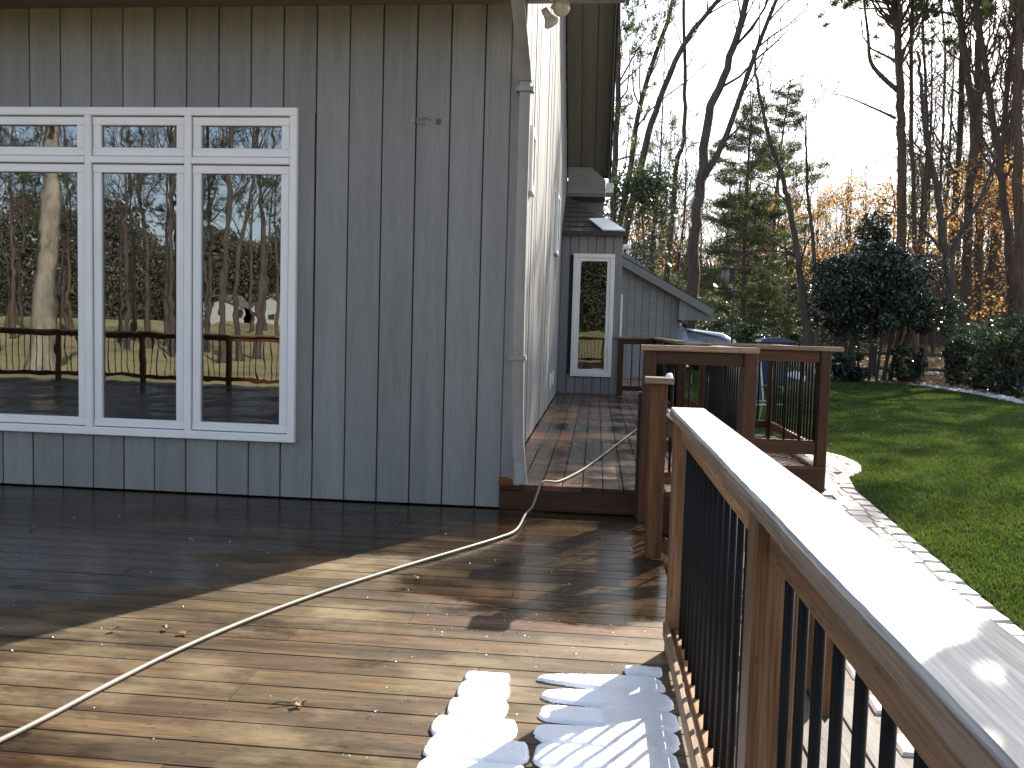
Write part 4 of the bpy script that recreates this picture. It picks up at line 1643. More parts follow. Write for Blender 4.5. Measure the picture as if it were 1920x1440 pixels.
def tree_geo(trunk, r0, r1, nb=12, start=.35, blen=4.0, depth=2, up=.12, wob=.22, rmin=.008, ang=(.5, 1.0), child=(3, 4), k=8, updir=True, droop=0.0, even=False, fallk=.55):
    T = Tubes()
    tips = []
    tr = smooth_path(trunk, 5)
    n = len(tr)
    tr = tr + np.concatenate([[np.zeros(3)], rng.normal(0, r0 * .12, (n - 1, 3))])
    rr = r0 + (r1 - r0) * np.linspace(0, 1, n) ** .85
    rr[0] *= 1.35
    T.add(tr, rr, k)
    H = n - 1
    for i in range(nb):
        t = start + (1 - start) * ((i + .5) / nb if even else rng.random() ** .8)
        x_ = t * H
        j = min(n - 2, int(x_))
        pp = tr[j] * (1 - (x_ - j)) + tr[j + 1] * (x_ - j)
        base = tr[j + 1] - tr[j]
        base /= np.linalg.norm(base)
        a_ = i * 2.4 + rng.uniform(-.5, .5)
        rd = np.array([math.cos(a_), math.sin(a_), 0])
        rd -= base * rd.dot(base)
        rd /= np.linalg.norm(rd)
        th = rng.uniform(*ang)
        nd = base * math.cos(th) + rd * math.sin(th)
        fall = (1 - fallk * (t - start) / (1 - start + 1e-6))
        grow(T, tips, pp, nd, blen * fall * rng.uniform(.6, 1.15), max(rmin, rr[j] * .38), depth, wob, up - droop, 5, rmin, child)
    return T, tips, tr


def needle_cloud(tips, n_per=26, length=.28, width=.012, spread=.35):
    c = np.array([t[0] for t in tips])
    d = np.array([t[1] for t in tips])
    m_ = len(c)
    base = np.repeat(c, n_per, 0) - np.repeat(d, n_per, 0) * rng.uniform(0, spread, (m_ * n_per, 1)) + rng.normal(0, .04, (m_ * n_per, 3))
    dirs = np.repeat(d, n_per, 0) * .5 + rng.normal(0, .6, (m_ * n_per, 3))
    dirs /= np.linalg.norm(dirs, axis=1, keepdims=True)
    side_ = np.cross(dirs, rng.normal(size=dirs.shape))
    side_ /= np.linalg.norm(side_, axis=1, keepdims=True)
    L_ = length * rng.uniform(.6, 1.2, (m_ * n_per, 1))
    v = np.stack([base - side_ * width, base + side_ * width, base + dirs * L_], 1).reshape(-1, 3)
    return v, np.arange(len(v)).reshape(-1, 3)


def px_trunk(pts, Y, dYs=0.0):
    """trunk line from photograph measurements, planted on the ground at distance Y"""
    P_ = [at(px, py, Y + dYs * i) for i, (px, py) in enumerate(pts)]
    g = gzf(P_[0].x, P_[0].y)
    if P_[0].z > g + .1:
        b = P_[0].copy()
        dirn = (P_[1] - P_[0])
        dirn /= max(.3, dirn.z)
        b = P_[0] - dirn * (P_[0].z - g) * 1.0
        b.z = g - .1
        b.x = P_[0].x - dirn.x * (P_[0].z - g) * .5
        P_.insert(0, b)
    else:
        P_[0].z = g - .1
    return [np.array(p) for p in P_]


def px_tree(label, pts, Y, wpx, w2=None, nb=14, start=.35, blen=4, depth=2, kind='bare', bark_='bark', extra=None, name='bare_tree', ext=6.0, **kw):
    tr = px_trunk(pts, Y)
    r0 = wpx * Y / F_PX / 2
    r1 = (w2 if w2 is not None else wpx * .35) * Y / F_PX / 2
    if ext:
        d = tr[-1] - tr[-2]
        d /= np.linalg.norm(d)
        tr.append(tr[-1] + (d + np.array([0, 0, .4])) * ext * .5)
        tr.append(tr[-1] + (d * .7 + np.array([0, 0, .5])) * ext * .5)
    T, tips, tl = tree_geo(tr, r0, r1 * .5, nb, start, blen, depth, **kw)
    root = thing(name, tuple(tr[0]), label, 'tree')
    T.build('trunk', M[bark_], root)
    if kind == 'pine':
        v, f = needle_cloud(tips, **(extra or {}))
        np_mesh('crown', v, f, M['pine'], root)
    elif kind == 'beech':
        cc_ = []
        for t in tips:
            m_ = rng.integers(3, 9)
            cc_.append(t[0] + rng.normal(0, .22, (m_, 3)))
        quads('crown', np.concatenate(cc_), .07, M['beech'], root)
    return root, tr


# tall trees left of the sky gap
px_tree('tall straight tree rising right behind the roof edge, first of the leaning group', [(1148, 455), (1152, 330), (1158, 180), (1160, 0)], 36, 15, 11, nb=44, start=.25, blen=4.6, kind='pine', name='pine_tree', extra=dict(n_per=30, length=.36, width=.018))
px_tree('slim dark tree leaning right, between the straight roof side tree and the wider leaning one', [(1158, 450), (1180, 330), (1202, 190), (1262, 0)], 38, 15, 8, nb=14, start=.4, blen=5)
px_tree('dark tree leaning strongly right beside the roof edge with long upswept limbs', [(1168, 470), (1205, 300), (1235, 190), (1290, 70), (1345, 0)], 34, 17, 9, nb=14, start=.45, blen=5)
px_tree('slender crooked tree standing alone against the white sky', [(1250, 520), (1262, 400), (1268, 310), (1282, 260), (1284, 150), (1283, 0)], 40, 13, 7, nb=9, start=.55, blen=4, depth=1)
r_, tr_ = px_tree('large bare tree with a strong fork leaning right across the open sky', [(1296, 560), (1302, 450), (1312, 370), (1330, 220), (1365, 130), (1400, 0)], 33, 27, 13, nb=12, start=.5, blen=5.5, ang=(.3, .6), up=.18)
# its second leader
T = Tubes(); tips = []
lead = smooth_path([np.array(at(px, py, 33)) for px, py in ((1318, 335), (1355, 270), (1388, 180), (1420, 90), (1455, 0), (1480, -70))], 4)
T.add(lead, np.linspace(.13, .05, len(lead)), 7)
for i in range(4, len(lead), 2):
    d = lead[i] - lead[i - 1]; d /= np.linalg.norm(d)
    grow(T, tips, lead[i], d + np.array([rng.uniform(-.2, .9), rng.uniform(-.4, .4), .1]), 3.2, .04, 2, .2, .15)
T.build('limb', M['bark'], r_)
# green pines mid-ground
def conifer(label, pts, Y, wpx, lmax, nb=70, start=.1, up=.05, lean=0.0):
    tr = smooth_path(px_trunk(pts, Y), 5)
    n = len(tr)
    r0 = wpx * Y / F_PX / 2
    T = Tubes()
    T.add(tr, np.linspace(r0, .03, n), 7)
    tips = []
    a0 = rng.uniform(0, 6)
    for i in range(nb):
        t = start + (.99 - start) * (i + .5) / nb
        x_ = t * (n - 1)
        j = min(n - 2, int(x_))
        p = tr[j] * (1 - (x_ - j)) + tr[j + 1] * (x_ - j)
        L_ = lmax * (1 - t) ** .6 * rng.uniform(.35, 1.15) * (1 + .3 * math.sin(t * 17 + a0)) + .3
        if rng.random() < .12:
            continue
        a_ = i * 2.4 + rng.uniform(-.4, .4)
        d = np.array([math.cos(a_), math.sin(a_), rng.uniform(-.12, .22) + up])
        pts_ = [p]
        for q in range(5):
            d = d + rng.normal(0, .12, 3) + np.array([0, 0, .03])
            d /= np.linalg.norm(d)
            pts_.append(pts_[-1] + d * L_ / 5)
        T.add(pts_, np.linspace(max(.012, r0 * .16), .006, 6), 4)
        for q in range(int(6 + 9 * L_)):
            u = rng.uniform(.3, 1.0) ** .7
            k = min(4, int(u * 5))
            bp = pts_[k] * (1 - (u * 5 - k)) + pts_[k + 1] * (u * 5 - k)
            sd2 = np.cross(d, [0, 0, 1.0])
            off = sd2 * rng.normal(0, .22 + .10 * L_) + np.array([0, 0, rng.normal(0, .05)])
            dd = d * .6 + sd2 * np.sign(rng.normal()) * .6 + np.array([0, 0, rng.uniform(0, .4)])
            dd /= np.linalg.norm(dd)
            e_ = bp + off
            T.add([bp, (bp + e_) / 2 + rng.normal(0, .02, 3), e_], [.008, .006, .004], 3)
            tips.append((e_, dd, bp))
    root = thing('pine_tree', tuple(tr[0]), label, 'tree')
    T.build('trunk', M['bark_pine'], root)
    v, f = needle_cloud(tips, 26, .27, .013, .45)
    np_mesh('crown', v, f, M['pine'], root)


conifer('feathery green pine in front of the white sky, right of the forked tree', [(1392, 600), (1396, 450), (1402, 320), (1412, 175)], 42, 12, 4.4, nb=100, start=.05)
conifer('smaller dark pine just right of the feathery one, top leaning right', [(1455, 600), (1450, 460), (1462, 300), (1482, 150)], 46, 10, 3.8, nb=80, start=.12)
px_tree('twisting dark tree in front of the orange leaves, left of the round holly bush', [(1517, 650), (1505, 560), (1494, 470), (1478, 380), (1465, 330), (1440, 250)], 27, 17, 8, nb=16, start=.3, blen=2.8, wob=.3, ang=(.6, 1.2), up=.08, ext=2)
px_tree('thin bare tree with long drooping side branches behind the twisting tree', [(1530, 560), (1524, 440), (1515, 370), (1512, 300)], 34, 10, 4, nb=14, start=.3, blen=3, ext=1.5)
# right-hand stand
r_, tr_ = px_tree('stout straight pine with a long bare limb pointing left into the sky gap', [(1688, 600), (1690, 470), (1691, 300), (1688, 180), (1684, 80), (1680, 0)], 38, 22, 17, nb=56, start=.56, blen=4.8, kind='pine', bark_='bark_pine', name='pine_tree', ext=4, extra=dict(n_per=60, length=.36, width=.018))
T = Tubes(); tips = []
for ln, r_a in ((((1686, 172), (1655, 145), (1632, 115), (1628, 70), (1622, 20), (1615, -30)), .11), (((1680, 222), (1650, 208), (1620, 195), (1590, 182), (1562, 176)), .06)):
    lead = smooth_path([np.array(at(px, py, 38)) for px, py in ln], 3)
    T.add(lead, np.linspace(r_a, r_a * .3, len(lead)), 6)
    for i in range(3, len(lead), 3):
        grow(T, tips, lead[i], rng.normal(0, .6, 3) + np.array([-.2, 0, .4]), 1.6, .025, 1, .25, .1)
T.build('limb', M['bark_pine'], r_)
stand = [
    ('slim trunk close against the right side of the stout limb bearing pine', [(1716, 600), (1714, 400), (1708, 200), (1712, 0)], 41, 11, 9, 'pine'),
    ('thin wavy tree, third trunk right of the sky gap', [(1735, 600), (1728, 400), (1740, 260), (1730, 60), (1738, 0)], 44, 8, 6, 'bare'),
    ('tall brown trunk standing between the thin wavy tree and the forked garden tree', [(1782, 600), (1786, 440), (1800, 260), (1803, 100), (1800, 0)], 43, 15, 11, 'bare'),
    ('thick reddish trunk rising behind the fork of the garden tree', [(1812, 610), (1815, 430), (1826, 250), (1812, 110), (1795, 0)], 36, 21, 14, 'bare'),
    ('broad straight pine trunk just right of the thick reddish one', [(1838, 610), (1836, 430), (1836, 200), (1836, 0)], 46, 20, 15, 'pine'),
    ('trunk leaning right that crosses the broad straight pine low down', [(1850, 610), (1862, 470), (1880, 330), (1890, 150), (1912, 0)], 40, 16, 11, 'bare'),
    ('trunk leaning left that crosses its neighbours near the right picture edge', [(1898, 620), (1890, 440), (1870, 280), (1846, 120), (1830, 0)], 34, 19, 11, 'bare'),
    ('large pale brown trunk at the very right edge of the picture', [(1915, 620), (1912, 430), (1908, 200), (1912, 0)], 33, 24, 18, 'pine'),
    ('thin tree with many upright twigs between the stout pine and the thin wavy tree', [(1752, 600), (1760, 440), (1765, 300), (1772, 120), (1765, 0)], 50, 7, 5, 'bare'),
]
for lb, pts, Y, w_, w2, kd in stand:
    px_tree(lb, pts, Y, w_, w2, nb=32 if kd == 'bare' else 44, start=.35 if kd == 'bare' else .5, blen=4.4, kind=kd, bark_='bark' if kd == 'bare' else 'bark_pine', name='bare_tree' if kd == 'bare' else 'pine_tree', ang=(.35, .9), up=.14, extra=dict(n_per=60, length=.38, width=.018), ext=4)
# small forked garden tree at the bed edge
GT = at_ground(1783, 712)
r_, tr_ = px_tree('dark garden tree forking above head height at the edge of the lawn bed', [(1783, 712), (1782, 600), (1778, 500), (1768, 445), (1762, 380), (1745, 300), (1735, 240)], GT.y, 21, 10, nb=10, start=.55, blen=2.2, ang=(.4, .9), ext=2)
T = Tubes(); tips = []
for ln, r_a in ((((1778, 500), (1792, 455), (1810, 420), (1840, 370), (1862, 310), (1880, 250)), .11), (((1765, 470), (1750, 450), (1722, 420), (1700, 402), (1660, 398)), .06), (((1764, 420), (1785, 400), (1800, 380), (1830, 330)), .07)):
    lead = smooth_path([np.array(at(px, py, GT.y)) for px, py in ln], 3)
    T.add(lead, np.linspace(r_a, r_a * .3, len(lead)), 6)
    for i in range(3, len(lead), 2):
        d = lead[i] - lead[i - 1]; d /= np.linalg.norm(d)
        grow(T, tips, lead[i], d + rng.normal(0, .5, 3), 1.8, .03, 2, .25, .1)
T.build('limb', M['bark'], r_)

# beech saplings that keep their orange leaves
for lb, px, py, Y, hpx in (('orange leaved beech low behind the twisting dark tree', 1475, 610, 44, 150), ('orange leaved beech left of the stout pine trunk', 1640, 600, 46, 150), ('orange leaved beech above the top of the holly bush', 1590, 600, 52, 190),
                           ('orange leaved beech between the garden tree and the hedge', 1835, 610, 36, 170), ('orange leaved beech at the right picture edge', 1900, 600, 38, 190), ('orange leaved beech behind the crossing trunks', 1868, 600, 48, 170), ('dull orange beech low beside the house roof', 1200, 600, 48, 170)):
    px_tree(lb, [(px, py), (px + 4, py - hpx * .5), (px - 3, py - hpx)], Y, 5, 2, nb=22, start=.1, blen=2.6, kind='beech', name='beech_tree', ang=(.8, 1.4), up=.02, ext=1.0, child=(3, 5))


# background trees: a few shapes copied as separate trees
def proto_tree(kind, H, seed_r):
    tr = [np.array([0, 0, -.2]), np.array([.2, 0, H * .3]), np.array([-.2 + seed_r, .2, H * .6]), np.array([.1 + seed_r, 0, H])]
    if kind == 'bare':
        T, tips, _ = tree_geo(tr, .17, .03, 16, .35, 5.0, 2, ang=(.35, .85), up=.14, rmin=.012, k=6)
    else:
        T, tips, _ = tree_geo(tr, .2, .04, 24, .5, 3.6, 1, ang=(.9, 1.4), up=.04, rmin=.012, k=6)
    return T, tips


def make_proto(kind, H, s, loc, label, group):
    T, tips = proto_tree(kind, H, s)
    root = thing('bare_tree' if kind == 'bare' else 'pine_tree', (0, 0, 0), label, 'tree', group)
    T.build('trunk', M['bark'] if kind == 'bare' else M['bark_pine'], root)
    if kind == 'pine':
        v, f = needle_cloud(tips, 40, .40, .022, .9)
        np_mesh('crown', v, f, M['pine'], root)
    return root


def place(root, x_, y_, rz, s_):
    m_ = Matrix.Translation((x_, y_, gzf(x_, y_) - .1)) @ Matrix.Rotation(rz, 4, 'Z') @ Matrix.Scale(s_, 4)
    root.matrix_basis = m_
    W[root.name] = m_


def dup(root, label=None, group=None):
    c = root.copy()
    COL.objects.link(c)
    if label:
        c['label'] = label
    if group:
        c['group'] = group
    for ch in root.children:
        d = ch.copy()
        COL.objects.link(d)
        d.parent = c
    return c


ZONE = lambda px: 'left of the forked open sky tree' if px < 1300 else ('between the forked tree and the feathery pine' if px < 1400 else ('behind the feathery pine' if px < 1480 else ('under the open sky gap' if px < 1668 else ('between stout pine and garden tree' if px < 1770 else ('behind the garden tree fork' if px < 1850 else 'behind the hedge')))))
LB_b = 'slender bare trunk deep in the wood beyond the fence'
LB_p = 'distant green topped pine deep in the wood beyond the fence'
GB, GP = 'bare trees deep in the wood', 'pines deep in the wood'
protos = [make_proto('bare', 17, 0, None, LB_b, GB), make_proto('bare', 20, .8, None, LB_b, GB), make_proto('bare', 15, -.6, None, LB_b, GB), make_proto('pine', 19, .3, None, LB_p, GP), make_proto('pine', 16, -.3, None, LB_p, GP)]
first = [True] * 5
spots = []
tries = 0
while len(spots) < 130 and tries < 9000:
    tries += 1
    Y = rng.uniform(48, 115)
    px = rng.uniform(1165, 1990) if len(spots) > 22 else rng.uniform(1470, 1668)
    if len(spots) <= 22:
        Y = rng.uniform(96, 122)
    X = (px - 1118) / F_PX * Y
    # keep the open sky in the middle: few tall trees there, only far ones
    if 1470 < px < 1668 and not Y > 95:
        continue
    if px < 1470 and rng.random() < .25:
        continue
    if any((X - a) ** 2 + (Y - b) ** 2 < 5 for a, b in spots):
        continue
    spots.append((X, Y))
for i, (X, Y) in enumerate(spots):
    px = 1118 + X / Y * F_PX
    kind_i = int(rng.choice(5, p=[.24, .24, .2, .18, .14])) if px > 1668 else int(rng.choice(3))
    s_ = rng.uniform(.8, 1.15) * (1 if px > 1668 else (.95 if px > 1470 else .78))
    lab = ('bare trunk ' if kind_i < 3 else 'pine ') + ZONE(px) + (', in the nearer rank' if Y < 70 else (', in the middle rank' if Y < 92 else ', in the farthest rank'))
    if first[kind_i]:
        first[kind_i] = False
        protos[kind_i]['label'] = lab
        place(protos[kind_i], X, Y, rng.uniform(0, 6.28), s_)
    else:
        c = dup(protos[kind_i], lab)
        place(c, X, Y, rng.uniform(0, 6.28), s_)
for i in range(5):
    if first[i]:
        place(protos[i], 40 + 3 * i, 60, 0, 1)

# more wood outside the frame to the right: it throws the long shadows on the lawn
LBo, GO = 'bare tree of the wood right of the hedge beyond the lawn', 'trees right of the lawn'
for i, (X, Y) in enumerate(((19, 28), (24, 33), (17.5, 33), (28, 38), (22, 41), (33, 45), (17, 24), (27, 30), (20, 36.5), (23, 27), (26, 43), (30, 33), (15.6, 27.5), (20.5, 31), (18, 38.5))):
    c = dup(protos[3 if i in (1, 6, 8) else i % 3], LBo, GO)
    place(c, X, Y, i * 1.3, 1.0)

# undergrowth: one tangled mass of twigs and far brush
n = 150000
Y = rng.uniform(54, 110, n)
px = rng.uniform(1120, 2050, n)
X = (px - 1118) / F_PX * Y
hmax = 7.5 * (.55 + .45 * np.sin(X * .9 + np.sin(Y * .3) * 2) * np.cos(Y * .21)) + 1.2
z0_ = gz(X, Y) + rng.random(n) ** 1.4 * hmax
base = np.stack([X, Y, z0_], -1)
dirs = rng.normal(0, .45, (n, 3)) + np.array([0, 0, 1.0])
dirs /= np.linalg.norm(dirs, axis=1, keepdims=True)
side_ = np.cross(dirs, np.array([0, 1.0, 0])); side_ /= np.linalg.norm(side_, axis=1, keepdims=True)
L_ = rng.uniform(.5, 1.6, (n, 1))
wd = .014 + .0001 * Y[:, None]
v = np.stack([base - side_ * wd, base + side_ * wd, base + dirs * L_], 1).reshape(-1, 3)
ug = np_mesh('undergrowth', v, np.arange(3 * n).reshape(-1, 3), M['twig'])
tag(ug, kind='stuff')
n = 17000
Y = rng.uniform(50, 100, n); px = rng.uniform(1180, 2050, n); X = (px - 1118) / F_PX * Y
cl = np.sin(X * .55 + 1.3) * np.cos(Y * .4 + X * .2) + .5 * np.sin(X * 1.7)
kp = (cl > .2)
X, Y = X[kp], Y[kp]
ob = quads('dry_foliage', np.stack([X, Y, gz(X, Y) + rng.uniform(.4, 5.2, len(X))], -1), .10, M['beech'], kind='stuff')
n = 42000
Y = rng.uniform(48, 95, n); px = rng.uniform(1130, 2050, n); X = (px - 1118) / F_PX * Y
cl = np.cos(X * .42 + .3) * np.sin(Y * .33 + X * .15) + .4 * np.cos(X * 1.3)
kp = (cl > .25)
X, Y = X[kp], Y[kp]
ob = quads('green_foliage', np.stack([X, Y, gz(X, Y) + rng.random(len(X)) ** 1.5 * 3.8, ], -1), .13, M['laurel'], kind='stuff')


# ------------------------------------------------------------------ shrubs
def shrub(name, label, cat, cx, cy, cz0, rx, ry, rz_, zc, mat, nleaf, leafs, lobes=26, stems=9, group=None, hollow=.0):
    root = thing(name, (cx, cy, gzf(cx, cy)), label, cat, group)
    cen = []
    for i in range(lobes):
        while True:
            q = rng.uniform(-1, 1, 3)
            if q.dot(q) < 1:
                break
        q = q * rng.uniform(.75, 1.0)
        cen.append((cx + q[0] * rx, cy + q[1] * ry, max(cz0, zc + q[2] * rz_)))
    if name == 'holly_bush':     # leaning leader and stray boughs break the outline
        cen += [(cx - .3, cy, zc + rz_ * 1.05), (cx - .1, cy, zc + rz_ * 1.2), (cx + .1, cy, zc + rz_ * .98), (cx + rx * 1.08, cy, zc - .4), (cx + rx * 1.0, cy, zc - .9), (cx - rx * 1.05, cy, zc - .1), (cx - rx * .95, cy, zc - .9), (cx + rx * .8, cy, zc + .75)]
        lobes = len(cen)
    cen = np.array(cen)
    which = rng.integers(0, lobes, nleaf)
    rl = rng.uniform(.12, .34, lobes) * (rx + rz_) / 2
    dd = rng.normal(size=(nleaf, 3))
    dd /= np.linalg.norm(dd, axis=1, keepdims=True)
    pts = cen[which] + dd * (rl[which] * rng.uniform(.55, 1.05, nleaf))[:, None] * np.array([1, 1, .8])
    pts = pts[pts[:, 2] > gz(pts[:, 0], pts[:, 1]) + .05]
    quads('crown', pts, leafs, mat, root, aspect=.45)
    T = Tubes()
    tips_ = []
    g = gzf(cx, cy)
    for i in range(stems):
        a_ = rng.uniform(0, 6.28)
        b0 = np.array([cx + math.cos(a_) * rx * .28, cy + math.sin(a_) * ry * .28, g - .05])
        e_ = np.array([cx + math.cos(a_) * rx * .62, cy + math.sin(a_) * ry * .6, zc + rz_ * .2])
        md = (b0 + e_) / 2 + rng.normal(0, .08, 3)
        T.add(smooth_path([b0, md, e_], 4), np.linspace(.05, .015, 9) * (.6 + rx * .25), 5)
        for q in range(3):
            grow(T, tips_, md, rng.normal(0, .6, 3) + np.array([0, 0, .8]), rz_ * .8, .018, 1, .3, .1, 4)
    T.build('trunk', M['bark'], root)
    return root


hc = at(1632, 706, 27.5)
shrub('holly_bush', 'big round dark evergreen bush on many bare stems at the back of the lawn', 'bush', hc.x, 27.5, .9, 2.05, 1.7, 1.75, 2.75, M['holly'], 42000, .06, lobes=85, stems=12)
# pointed top of it
sh = [  # px, py ground guess, Y, rx, rz, mat, label
    ('azalea_bush', 'low dark bush at the left foot of the big evergreen, beside the landing post', 1585, 26.5, .85, .6, .45, 'holly', 7000),
    ('azalea_bush', 'small dark leafy bush in front of the split rail fence', 1700, 26.8, .65, .7, .6, 'laurel', 5000),
    ('hedge_shrub', 'near rounded laurel at the right edge of the picture', 1915, 22.0, 1.35, 1.15, 1.1, 'laurel', 15000),
    ('hedge_shrub', 'middle laurel of the hedge with sun glinting on its top leaves', 1865, 24.0, 1.35, 1.15, 1.15, 'laurel', 14000),
    ('hedge_shrub', 'left end laurel of the hedge next to the forked garden tree', 1822, 26.5, 1.1, 1.0, .95, 'laurel', 10000),
    ('rhododendron_bush', 'sunlit laurel bush above the railing, right of the parked car', 1405, 29, 1.3, .75, .8, 'laurel', 10000),
    ('rhododendron_bush', 'sunlit laurel bush directly left of the twisting tree base', 1475, 31, 1.4, .8, .8, 'laurel', 10000),
    ('rhododendron_bush', 'leafy bush behind the low grey wing, under the tall leaning trees', 1345, 33, 1.4, .9, 1.0, 'laurel', 9000),
    ('round_bush', 'bright yellow green bush far back beside a lit patch of grass', 1360, 52, 1.3, .9, 1.2, 'yellowgreen', 4000),
    ('round_bush', 'small yellow green bush far back, right of the feeder pole', 1440, 55, .9, .8, .9, 'yellowgreen', 3000),
]
for nm, lb, px, Y, rx, rz_, zc, mt, nl_ in sh:
    X = at(px, 660, Y).x
    g = gzf(X, Y)
    shrub(nm, lb, 'bush', X, Y, g + .1, rx, rx * .9, rz_, g + zc, M[mt], nl_, .05 if Y < 40 else .08, lobes=28, stems=6)
# evergreen magnolia-like trees by the roof edge
px_tree('small broadleaf evergreen beside the bay roof, under the leaning trees', [(1215, 620), (1210, 500), (1205, 420)], 30, 7, 3, nb=26, start=.3, blen=1.6, kind='beech', name='evergreen_tree', ext=.6, child=(4, 5))
for ch in bpy.data.objects:
    if ch.name.startswith('evergreen_tree'):
        for c in ch.children:
            if c.name.startswith('crown'):
                c.data.materials[0] = M['laurel']

# leafy tree just out of frame on the right; it dapples the end of the cap
sd_ = SUNV
ct = Vector((.38, .76, 1.02)) + sd_ * 3.0
ot = thing('unseen_magnolia_tree', (ct.x + .8, ct.y - .3, gzf(ct.x, ct.y)), 'unseen broadleaf evergreen tree close to the deck, dappling the end of the cap', 'tree')
T = Tubes(); tips = []
trk = smooth_path([np.array([ct.x + 1.6, ct.y - .9, -.5]), np.array([ct.x + 1.5, ct.y - .9, 2.0]), np.array([ct.x + 1.3, ct.y - .8, 4.2]), np.array([ct.x + 1.4, ct.y - .8, 6.2])], 4)
T.add(trk, np.linspace(.10, .03, len(trk)), 8)
br = smooth_path([trk[8], np.array(ct) + np.array([.5, -.3, -.1]), np.array(ct), np.array(ct) + np.array([-.4, .1, .15])], 4)
T.add(br, np.linspace(.03, .008, len(br)), 6)
lf = []
while len(lf) < 280:
    p = np.array(ct) + rng.normal(0, 1, 3) * np.array([.30, .30, .16])
    g_ = p - np.array(sd_) * ((p[2] - 1.02) / sd_.z)
    if g_[1] < .965 + .02 * math.sin(g_[0] * 40) and p[0] / p[1] > .56:
        lf.append(p)
T.build('trunk', M['bark'], ot)
quads('crown', np.array(lf), .07, M['holly'], ot, aspect=.5)

# ------------------------------------------------------------------ split rail fence
fc = thing('split_rail_fence', (12, 30, 0), 'dark split rail fence running behind the evergreen bushes', 'fence')
fx = [at(px, 660, 30.5).x for px in (1540, 1612, 1730, 1800)]
posts_ = []
for i, X in enumerate([6.5, 9.3, at(1733, 660, 29.5).x, at(1733, 660, 29.5).x + 2.6, at(1733, 660, 29.5).x + 5.2]):
    Y = 29.5 + i * .1
    posts_.append((X, Y))
    board('post', (X, Y, gzf(X, Y) - .2), (X, Y, gzf(X, Y) + 1.15), .22, .16, M['old_fence'], fc, up=(0, -1, 0), ch=.03)
for (xa, ya), (xb, yb_) in zip(posts_[:-1], posts_[1:]):
    for hh in (.35, .85):
        board('rail', (xa, ya - .03, gzf(xa, ya) + hh), (xb, yb_ + .03, gzf(xb, yb_) + hh - .06), .09, .11, M['old_fence'], fc, ch=.025)

# ------------------------------------------------------------------ bird feeder on pole
fp = at(1372, 640, 21.0)
fdr = thing('bird_feeder', (fp.x, fp.y, gzf(fp.x, fp.y)), 'tube bird feeder hanging from a tall thin garden pole', 'bird feeder')
zt = at(1372, 497, 21.0).z
M['iron'] = plain('dark_iron', (.03, .03, .03), .6)
rod('pole', [(fp.x, fp.y, gzf(fp.x, fp.y)), (fp.x, fp.y, zt)], .022, M['iron'], fdr)
rod('hook', [(fp.x, fp.y, zt), (fp.x - .08, fp.y, zt + .06), (fp.x - .2, fp.y, zt + .02), (fp.x - .22, fp.y, zt - .05)], .012, M['iron'], fdr)
fb = at(1357, 540, 21.0).z
ft = at(1357, 503, 21.0).z
lathe_p('feeder_tube', [(.001, 0), (.085, 0), (.085, ft - fb), (.001, ft - fb)], plain('feeder_grey', (.13, .12, .10), .5), fdr, (fp.x - .22, fp.y, fb), (0, 0, 1), 12)
lathe_p('feeder_roof', [(.13, 0), (.12, .02), (.001, .10)], M['iron'], fdr, (fp.x - .22, fp.y, ft), (0, 0, 1), 12)
lathe_p('seed_tray', [(.001, 0), (.17, 0), (.18, .03), (.16, .03), (.001, .02)], M['iron'], fdr, (fp.x - .22, fp.y, fb - .03), (0, 0, 1), 12)

# ------------------------------------------------------------------ recycling bins
for i, (px, lb) in enumerate(((1452, 'blue lidded recycling bin showing just above the landing railing'),)):
    Y = 19.5
    X = at(px, 640, Y).x
    g = gzf(X, Y)
    bn = thing('recycling_bin', (X, Y, g), lb, 'bin')
    h_ = at(px, 635, Y).z - g
    v = []
    for zz, s_ in ((.06, .24), (h_ - .08, .31)):
        v += [(X - s_ * 1.05, Y - s_, g + zz), (X + s_ * 1.05, Y - s_, g + zz), (X + s_ * 1.05, Y + s_, g + zz), (X - s_ * 1.05, Y + s_, g + zz)]
    mesh_obj('body', v, [(3, 2, 1, 0), (4, 5, 6, 7), (0, 1, 5, 4), (1, 2, 6, 5), (2, 3, 7, 6), (3, 0, 4, 7)], M['blue'], bn)
    prism('lid', [(X - .36, g + h_ - .078), (X + .36, g + h_ - .078), (X + .34, g + h_ - .03), (X + .12, g + h_ + .03), (X - .2, g + h_ + .01), (X - .35, g + h_ - .04)], .70, M['blue_dark'], bn, at_=Y - .35)
    rod('handle', [(X - .25, Y + .36, g + h_ - .1), (X + .25, Y + .36, g + h_ - .1)], .018, M['blue_dark'], bn)
    for s_ in (-1, 1):
        rod('wheel', [(X + s_ * .26 - .02, Y + .22, g + .11), (X + s_ * .26 + .02, Y + .22, g + .11)], .11, M['tyre'], bn, 16)

# ------------------------------------------------------------------ garden chair and covered planter seen between the balusters
cp = at(1420, 740, 12.6)
chx, chy = cp.x, cp.y
g = gzf(chx, chy)
ch = thing('garden_chair', (chx, chy, g), 'pale metal frame garden chair standing beyond the landing', 'chair')
rot = Matrix.Translation((chx, chy, g)) @ Matrix.Rotation(.5, 4, 'Z')
tf = lambda a, b, c: tuple(rot @ Vector((a, b, c)))
for s_ in (-.27, .27):
    rod('side_frame', [tf(s_, -.28, 0), tf(s_, -.27, .40), tf(s_, -.22, .62), tf(s_, .10, .64), tf(s_, .22, .60)], .014, M['chair_metal'], ch)
    rod('back_leg', [tf(s_, .30, 0), tf(s_, .20, .42), tf(s_, .30, .98)], .014, M['chair_metal'], ch)
rod('back_bar', [tf(-.27, .30, .97), tf(-.15, .31, 1.02), tf(.15, .31, 1.02), tf(.27, .30, .97)], .014, M['chair_metal'], ch)
rod('stretcher', [tf(-.27, -.27, .38), tf(.27, -.27, .38)], .012, M['chair_metal'], ch)
